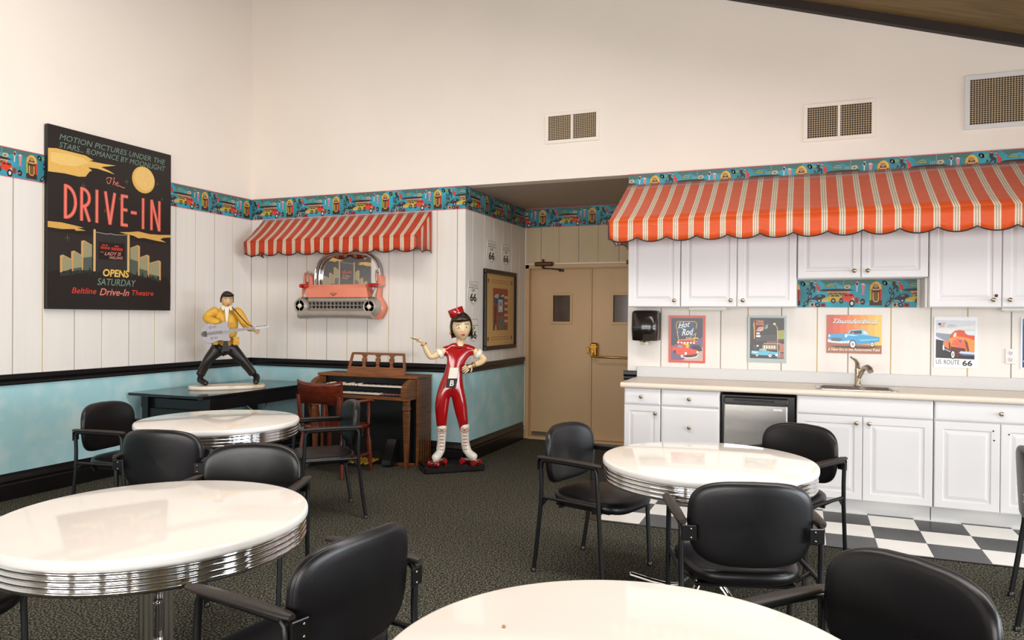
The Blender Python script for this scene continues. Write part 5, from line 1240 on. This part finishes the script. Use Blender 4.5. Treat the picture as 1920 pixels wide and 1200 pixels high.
HAIRD = mat('dark_brown_hair_paint', '#2a170d', .28, var=.3, vscale=18, coat=.3); GOLD = mat('gold_paint', '#c79a3a', .25, 1)
# ---- carhop statue (a plain waitress on roller skates stands where the photographed statue stands)
T_ = thing('carhop_statue', 'glossy statue of a roller-skating waitress in red jumpsuit and pillbox hat, beside the organ', 'statue', (-3.05, 6.17, 0), R(30))
b = B(); q = B(); q.bbox(-.29, -.15, 0, .29, .15, .068, .012); ca, sa = math.cos(R(11)), math.sin(R(11))
b.add([(-.02+v[0]*ca-v[1]*sa, .07+v[0]*sa+v[1]*ca, v[2]) for v in q.v], q.f); b.build('plinth', mat('black_lacquered_plinth', '#160d0c', .25, var=.3, coat=.3), T_, world=False)
J = {'pel': (-.035, 0, .815, .118), 'wst': (-.002, 0, .975, .077), 'che': (.032, -.014, 1.100, .100), 'nek': (.052, .01, 1.215, .044),
     'sl0': (-.068, .004, 1.148, .052), 'sl1': (-.132, -.002, 1.116, .050), 'sr0': (.142, .005, 1.155, .052), 'sr1': (.212, .006, 1.120, .050),
     'hl': (-.098, -.005, .755, .084), 'tl': (-.116, -.012, .64, .074), 'kl': (-.120, -.012, .49, .056), 'al': (-.115, 0, .395, .046), 'al2': (-.116, .003, .33, .040),
     'hr': (.030, -.005, .755, .084), 'tr': (.053, -.012, .64, .073), 'kr': (.078, -.012, .49, .055), 'ar': (.096, 0, .40, .046), 'ar2': (.10, .003, .33, .040)}
E = [('pel', 'wst'), ('wst', 'che'), ('che', 'nek'), ('che', 'sl0'), ('sl0', 'sl1'), ('che', 'sr0'), ('sr0', 'sr1'), ('pel', 'hl'), ('hl', 'tl'), ('tl', 'kl'), ('kl', 'al'), ('al', 'al2'), ('pel', 'hr'), ('hr', 'tr'), ('tr', 'kr'), ('kr', 'ar'), ('ar', 'ar2')]
skin('jumpsuit', J, E, REDG, T_, 'pel', ysq=.82)
J = {}; E = []
chain(J, E, 'a', [(-.060, 0, 1.155, .038), (-.115, -.002, 1.127, .040), (-.16, -.005, 1.10, .038), (-.225, -.012, 1.072, .034), (-.262, -.03, 1.14, .030), (-.296, -.048, 1.215, .021)]); skin('arm', J, E, SKIN1, T_, 'a0')
J = {}; E = []
chain(J, E, 'a', [(.140, .005, 1.16, .038), (.195, .006, 1.127, .040), (.235, .012, 1.10, .038), (.292, .02, 1.050, .034), (.235, -.02, 1.022, .031), (.168, -.070, 1.002, .021)]); skin('arm', J, E, SKIN1, T_, 'a0')
for p, q_ in (((-.122, -.002, 1.122), (-.152, -.004, 1.104)), ((.206, .007, 1.122), (.234, .011, 1.100))):
    b = B(); b.tube([p, [(p[i]+q_[i])/2 for i in range(3)], q_], [.050, .054, .050], 16); b.build('cuff', WHG, T_, world=False)
hand('hand', T_, SKIN1, (-.296, -.048, 1.215), (-.345, -.068, 1.248), (-.93, -.25, .22), (.25, -.95, .1), (-.2, .05, -.97), .105, .05)
hand('hand', T_, SKIN1, (.168, -.070, 1.002), (.115, -.098, .985), (-.75, -.15, -.60), (-.55, -.2, .8), (.1, -.98, .1), .095, .30)
for c, u in (((-.290, -.045, 1.20), (.42, .2, -.9)), ((.176, -.065, 1.004), (.8, .55, .2))):
    rr_ = Vector(u).normalized(); a1 = rr_.cross(Vector((0, 0, 1))).normalized(); a2 = rr_.cross(a1)
    b = B(); b.tube([Vector(c)+a1*.027*math.cos(2*PI*k/16)+a2*.027*math.sin(2*PI*k/16) for k in range(16)], .005, 6, closed=True); b.build('bangle', GOLD, T_, world=False)
b = B(); b.tube([(.052, .012, 1.185), (.056, .008, 1.215), (.058, 0, 1.27)], [.046, .040, .042], 16); b.build('neck', SKIN1, T_, world=False)
b = B()
for k in range(8): a = 2*PI*k/8; b.ell((.050+.060*math.cos(a), .004+.050*math.sin(a), 1.186-.012*(math.sin(a) < 0)), (.030, .026, .010), 10, 5)
b.build('collar', REDG, T_, world=False)
rot = Matrix.Rotation(R(-5), 3, 'Y') @ Matrix.Rotation(R(4), 3, 'Z') @ Matrix.Rotation(R(4), 3, 'X'); hc, hs = (.060, -.012, 1.362), .132
head(T_, hc, hs, rot, SKIN1, ink('#b3161a', .25), HAIRD, '#3a4a3a')
b = B(); cap(b, hc, hs, rot, -.72, 1.12, .10, .50)
b.tube([Vector(hc)+rot @ Vector((x*hs, .72*hs, z*hs)) for x, z in ((0, .3), (.05, 0), (.05, -.5), (0, -.95), (-.1, -1.15))], [.05, .062, .060, .042, .012], 10)
b.tube([Vector(hc)+rot @ Vector((x*hs, -.80*hs*y, z*hs)) for x, y, z in ((-.55, .72, .58), (-.2, .98, .60), (.2, .99, .62), (.55, .74, .52))], [.020, .030, .028, .014], 8)
b.build('hair', HAIRD, T_, world=False)
for q_ in (-1, 1):
    b = B(); b.ell(Vector(hc)+rot @ Vector((q_*.79*hs, -.12*hs, -.36*hs)), (.012, .012, .014), 10, 7); b.build('earring', GOLD, T_, world=False)
hr_ = Matrix.Rotation(R(-20), 3, 'Y'); hp = Vector(hc)+Vector((-.034, .006, .104))
q = B(); q.lathe([(.002, 0), (.070, 0), (.072, .004), (.074, .070), (.071, .075), (.064, .066), (.002, .066)], (0, 0, 0), 28); b = B(); b.add([hp+hr_ @ Vector(v) for v in q.v], q.f, 0, True); b.build('pillbox_hat', REDG, T_, world=False)
# order pad
q_ = lambda x, y, z: (x, y, z)
b = B(); b.bbox(-.045, -.135, .875, .040, -.122, .985, .004); b.v = [(x+.18*(z-.90)-.02, y+.12*(z-.82), z) for x, y, z in b.v]; b.build('order_pad', WHG, T_, world=False)
b = B(); b.bbox(-.048, -.141, .800, .043, -.120, .886, .005); b.v = [(x+.18*(z-.90)-.02, y+.12*(z-.82), z) for x, y, z in b.v]; o = b.build('pad_holder', BLACKP, T_, world=False)
a = Art(); a.text('B', .030, .018, .066, .070, '#e9e4da', bold=.02); a.build('initial', o, (-.048-.02-.018, -.1418-.0022, .800), (1, 0, 0), (.18, .12, 1), (0, -1, .12), eps=.0006, world=False)
# laced boots on skates
for an, kn, he, to in (((-.115, 0, .415), (-.117, .004, .27), (-.116, .022, .165), (-.196, -.105, .138)), ((.097, 0, .42), (.104, .004, .27), (.108, .020, .165), (.210, -.085, .138))):
    mid = [(he[i]*.5+to[i]*.5) for i in range(3)]
    J = {'t0': (an[0], an[1], an[2]+.035, .054), 't': (*an, .052), 'm': (*kn, .046), 'n': (he[0], he[1]-.012, .215, .046), 'h': (*he, .042), 'i': (mid[0], mid[1], .150, .043), 'to': (*to, .040)}
    o = skin('boot', J, [('t0', 't'), ('t', 'm'), ('m', 'n'), ('n', 'h'), ('n', 'i'), ('i', 'to')], WHG, T_, 'n')
    d = Vector((to[0]-he[0], to[1]-he[1], 0)).normalized(); s_ = Vector((-d.y, d.x, 0))
    b = B()
    for k in range(7):
        z = .40-.030*k; c = Vector((an[0]+(kn[0]-an[0])*(.415-z)/.145, -.044-.01*max(0, (.30-z)/.1)-(.035 if z < .23 else 0), z)); b.tube([c-Vector((.020, -.006, .004)), c+Vector((0, -.004, 0)), c+Vector((.020, .006, -.004))], .0032, 6)
    b.build('laces', REDG, o, world=False, kind='stuff')
    b = B(); c = Vector((an[0], -.052, .395))
    for q2 in (-1, 1): b.tube([c+Vector((q2*.022*(1-math.cos(v)), -.004, .014*math.sin(v))) for v in (0, 1.2, 2.4, 3.6, 4.8, 6.1)], .0030, 6)
    b.build('bow', REDG, o, world=False)
    b = B(); c0 = Vector((he[0], he[1], .112))-d*.03; c1 = Vector((to[0], to[1], .112))+d*.02; b.tube([c0, c0*.5+c1*.5, c1], [.026, .034, .028], 12, flat=(1, .22)); b.build('skate_plate', CHROME, T_, world=False)
    for f in (.14, .86):
        for q2 in (-1, 1):
            w_ = c0*(1-f)+c1*f+s_*(.034*q2); w_.z = .0945
            b = B(); b.tube([w_-s_*.015, w_+s_*.015], .026, 16); wo = b.build('wheel', REDG, T_, world=False)
            b = B(); b.tube([w_-s_*.017, w_+s_*.017], .009, 8); b.build('hub', CHROME, wo, world=False)
        x_ = c0*(1-f)+c1*f; b = B(); b.tube([Vector((x_.x, x_.y, .0945))-s_*.03, Vector((x_.x, x_.y, .0945))+s_*.03], .008, 6); b.tube([(x_.x, x_.y, .0945), (x_.x, x_.y, .110)], .010, 6); b.build('axle', CHROME, T_, world=False)

# ---- guitarist figure on the desk
G = thing('guitarist_figure', 'figure of a man in yellow jacket with grey guitar, standing on the desk', 'statue', (-5.215, 5.565, .7425), R(45))
YEL = mat('yellow_jacket_paint', '#d9a636', .5, vscale=12, hx2='#b9842a', cramp=(.5, .75)); TROU = mat('black_trouser_paint', '#1b1613', .4, var=.4, vscale=9); GTR = mat('grey_guitar_paint', '#aaa4a6', .4, var=.06)
GX = lambda x: (x/4.444-205)*.00519
GZ = lambda y: (199.5-y/4.444)*.00519
b = B(); ol = []
for i in range(40):
    a = 2*PI*i/40; c, s = math.cos(a), math.sin(a); ol.append((.35*math.copysign(abs(c)**.55, c)+.0, .125*math.copysign(abs(s)**.6, s)*(1-.28*math.cos(2*a+.5)*(abs(c) < .7)*1)))
b.loft([[(x*.985, y*.97, .0005) for x, y in ol], [(x, y, .006) for x, y in ol], [(x, y, .028) for x, y in ol], [(x*.985, y*.97, .034) for x, y in ol]]); b.build('base', mat('cream_base_paint', '#e6dccb', .4, hx2='#b98d5a', vscale=5, cramp=(.55, .8)), G, world=False)
J = {'p': (-.030, .01, .43, .082), 'lh': (-.085, .005, .385, .072), 'lk': (-.165, -.015, .300, .054), 'lc': (-.215, .01, .20, .046), 'la': (-.238, .02, .150, .044), 'lb': (-.247, .023, .122, .046), 'rh': (.040, .005, .385, .070), 'rk': (.125, -.015, .285, .053), 'rc': (.195, .005, .195, .046), 'ra': (.228, .015, .150, .044), 'rb': (.243, .02, .122, .046)}
skin('trousers', J, [('p', 'lh'), ('lh', 'lk'), ('lk', 'lc'), ('lc', 'la'), ('la', 'lb'), ('p', 'rh'), ('rh', 'rk'), ('rk', 'rc'), ('rc', 'ra'), ('ra', 'rb')], TROU, G, 'p')
for a_, h_, t_ in (((-.238, .018, .140), (-.245, .035, .085), (-.195, -.055, .060)), ((.236, .012, .140), (.275, .045, .105), (.262, -.030, .056))):
    skin('sock', {'a': (*a_, .028), 'b': (*[(a_[i]*.5+h_[i]*.5) for i in range(3)], .028)}, [('a', 'b')], WHG, G, 'a', 1)
    hv, tv, av = Vector(h_), Vector(t_), Vector(a_)
    b = B(); b.tube([av, av*.5+hv*.5, hv+(hv-tv)*.02], [.025, .027, .029], 12); b.tube([hv+(hv-tv).normalized()*.024, hv+(hv-tv).normalized()*.012, hv, hv*.5+tv*.5, tv, tv+(tv-hv).normalized()*.016, tv+(tv-hv).normalized()*.024], [.012, .026, .031, .032, .029, .020, .006], 14, flat=(1, .85)); b.build('shoe', TROU, G, world=False)
J = {'hem': (-.026, .01, .375, .132), 'wai': (-.024, .008, .54, .104), 'che': (-.018, .005, .705, .106), 'nec': (-.010, .005, .815, .040),
     'ls': (-.115, .0, .755, .050),
     'rs': (.085, .0, .752, .050)}
skin('jacket', J, [('wai', 'hem'), ('wai', 'che'), ('che', 'nec'), ('che', 'ls'), ('che', 'rs')], YEL, G, 'wai', ysq=.80)
for pts in ([(-.080, .004, .768, .048), (-.135, 0, .742, .053), (-.205, -.02, .685, .047), (-.13, -.085, .650, .043), (-.065, -.112, .640, .034)], [(.050, .004, .768, .048), (.100, 0, .742, .052), (.155, -.02, .635, .046), (.19, -.075, .595, .041), (.215, -.105, .575, .032)]):
    J = {}; E = []; chain(J, E, 's', pts); skin('sleeve', J, E, YEL, G, 's0')
b = B(); b.prism([(-.034, .795), (.012, .795), (.000, .70), (-.012, .61), (-.024, .70)], -.090, -.04, 'y'); b.build('shirt', WHG, G, world=False)
b = B(); b.prism([(-.028, .505), (-.010, .505), (.016, .368), (-.058, .368)], -.112, -.04, 'y'); b.build('jacket_opening', TROU, G, world=False)
for q_ in (-1, 1):
    b = B(); b.prism([(-.010+q_*.016, .803), (-.010+q_*.046, .806), (-.010+q_*.050, .775), (-.010+q_*.030, .755)], -.088, -.05, 'y'); b.build('collar', CREAM, G, world=False)
b = B(); b.bbox(.045, -.118, .425, .100, -.09, .500, .006); b.bbox(.043, -.122, .485, .102, -.09, .505, .004); b.bbox(-.135, -.112, .43, -.09, -.085, .49, .006); b.build('pocket', YEL, G, world=False)
b = B(); b.tube([(-.010, .005, .77), (-.008, 0, .82)], [.034, .032], 14); b.build('neck', SKIN2, G, world=False)
rot = Matrix.Rotation(R(8), 3, 'Z') @ Matrix.Rotation(R(8), 3, 'X'); hc, hs = (-.008, -.018, .864), .082
head(G, hc, hs, rot, SKIN2, ink('#9a5a42', .5), TROU, '#3a2a20')
b = B(); cap(b, hc, hs, rot, -.30, 1.06, .22, .52)
b.tube([Vector(hc)+rot @ Vector((x*hs, y*hs, z*hs)) for x, y, z in ((-.6, -.5, .55), (-.25, -.86, .70), (.2, -.92, .74), (.55, -.62, .60))], [.012, .022, .024, .012], 10)
b.build('hair', mat('black_brown_hair_paint', '#1c1512', .45, var=.4, vscale=25), G, world=False)
hand('hand', G, SKIN2, (-.065, -.112, .640), (-.030, -.135, .628), (.93, -.1, -.3), (0, .25, 1), (0, 1, 0), .085, .35)
hand('hand', G, SKIN2, (.215, -.105, .575), (.245, -.125, .560), (.8, -.35, .15), (.2, .2, -1), (0, 1, .2), .085, .45)
# guitar: outline in its own plane, tilted up 8 degrees, worn across the body
ga = R(7.5); gc = Vector((-.105, -.150, .548)); gu = Vector((math.cos(ga), 0, math.sin(ga))); gv = Vector((-math.sin(ga), 0, math.cos(ga)))
body = [(-.135, .0), (-.132, .045), (-.110, .080), (-.070, .096), (-.030, .090), (.000, .078), (.040, .082), (.085, .096), (.122, .088), (.112, .066), (.108, .045), (.120, .026), (.120, -.026), (.108, -.040), (.106, -.060), (.122, -.078), (.112, -.094), (.070, -.092), (.030, -.078), (.0, -.080), (-.040, -.094), (-.080, -.096), (-.115, -.078), (-.134, -.040)]
def gp(x, y, d): return gc+gu*x+gv*y+Vector((0, d, 0))
b = B(); n = len(body); rings = [[gp(x*k, y*k, d) for x, y in body] for k, d in ((.96, .016), (1, .012), (1, -.012), (.97, -.016))]; b.loft(rings, smooth=False); o = b.build('guitar', GTR, G, world=False)
b = B()
def gslab(poly, d0, d1):
    n = len(poly); b.add([gp(x, y, d0) for x, y in poly]+[gp(x, y, d1) for x, y in poly], [tuple(range(n))[::-1], tuple(range(n, 2*n))]+[(i, (i+1) % n, n+(i+1) % n, n+i) for i in range(n)])
gslab([(.05, -.016), (.05, .016), (.34, .013), (.34, -.013)], -.024, -.006); gslab([(.34, -.014), (.33, .014), (.36, .026), (.47, .010), (.485, 0), (.46, -.012), (.37, -.018)], -.020, -.006); b.build('guitar_neck', mat('pale_grey_neck', '#c4c0c2', .4), o, world=False)
b = B()
for k in range(6): b.ell(gp(.365+.018*k, .013-.001*k, -.023), (.005, .005, .005), 8, 5)
gslab([(-.125, -.022), (-.125, .022), (-.085, .030), (-.085, -.030)], -.018, -.0165); gslab([(-.136, -.010), (-.136, .010), (-.128, .010), (-.128, -.010)], -.021, -.016)
for k in range(5): b.tube([gp(-.10, -.012+.006*k, -.026), gp(.35, -.010+.005*k, -.026)], .0009, 4)
b.build('fittings', mat('dark_grey_fittings', '#55504f', .4, .4), o, world=False, kind='stuff')
b = B()
for cy_ in (.052, -.052):
    for cx_, r_ in ((-.045, .019), (-.008, .015)):
        b.tube([gp(cx_+r_*(1-.10*i)*math.cos(i*.75), cy_+r_*(1-.10*i)*math.sin(i*.75), -.0168) for i in range(10)], .0016, 5)
b.build('scroll_decoration', BLACKP, o, world=False, kind='stuff')
b = B(); b.tube([(.030, -.075, .800), (.060, -.095, .765), (.120, -.120, .69), (.175, -.145, .625), gp(.33, .014, -.012)], .008, 6, flat=(1.6, .5)); b.tube([(.030, -.075, .800), (0, .0, .805), (-.05, .06, .76)], .008, 6, flat=(1.6, .5)); b.build('strap', mat('brown_leather_paint', '#4d2a1a', .5), G, world=False)
for ob in bpy.data.objects:
    if ob.parent is None and ob.type == 'MESH' and 'kind' not in ob and 'label' not in ob: print('UNTAGGED', ob.name)
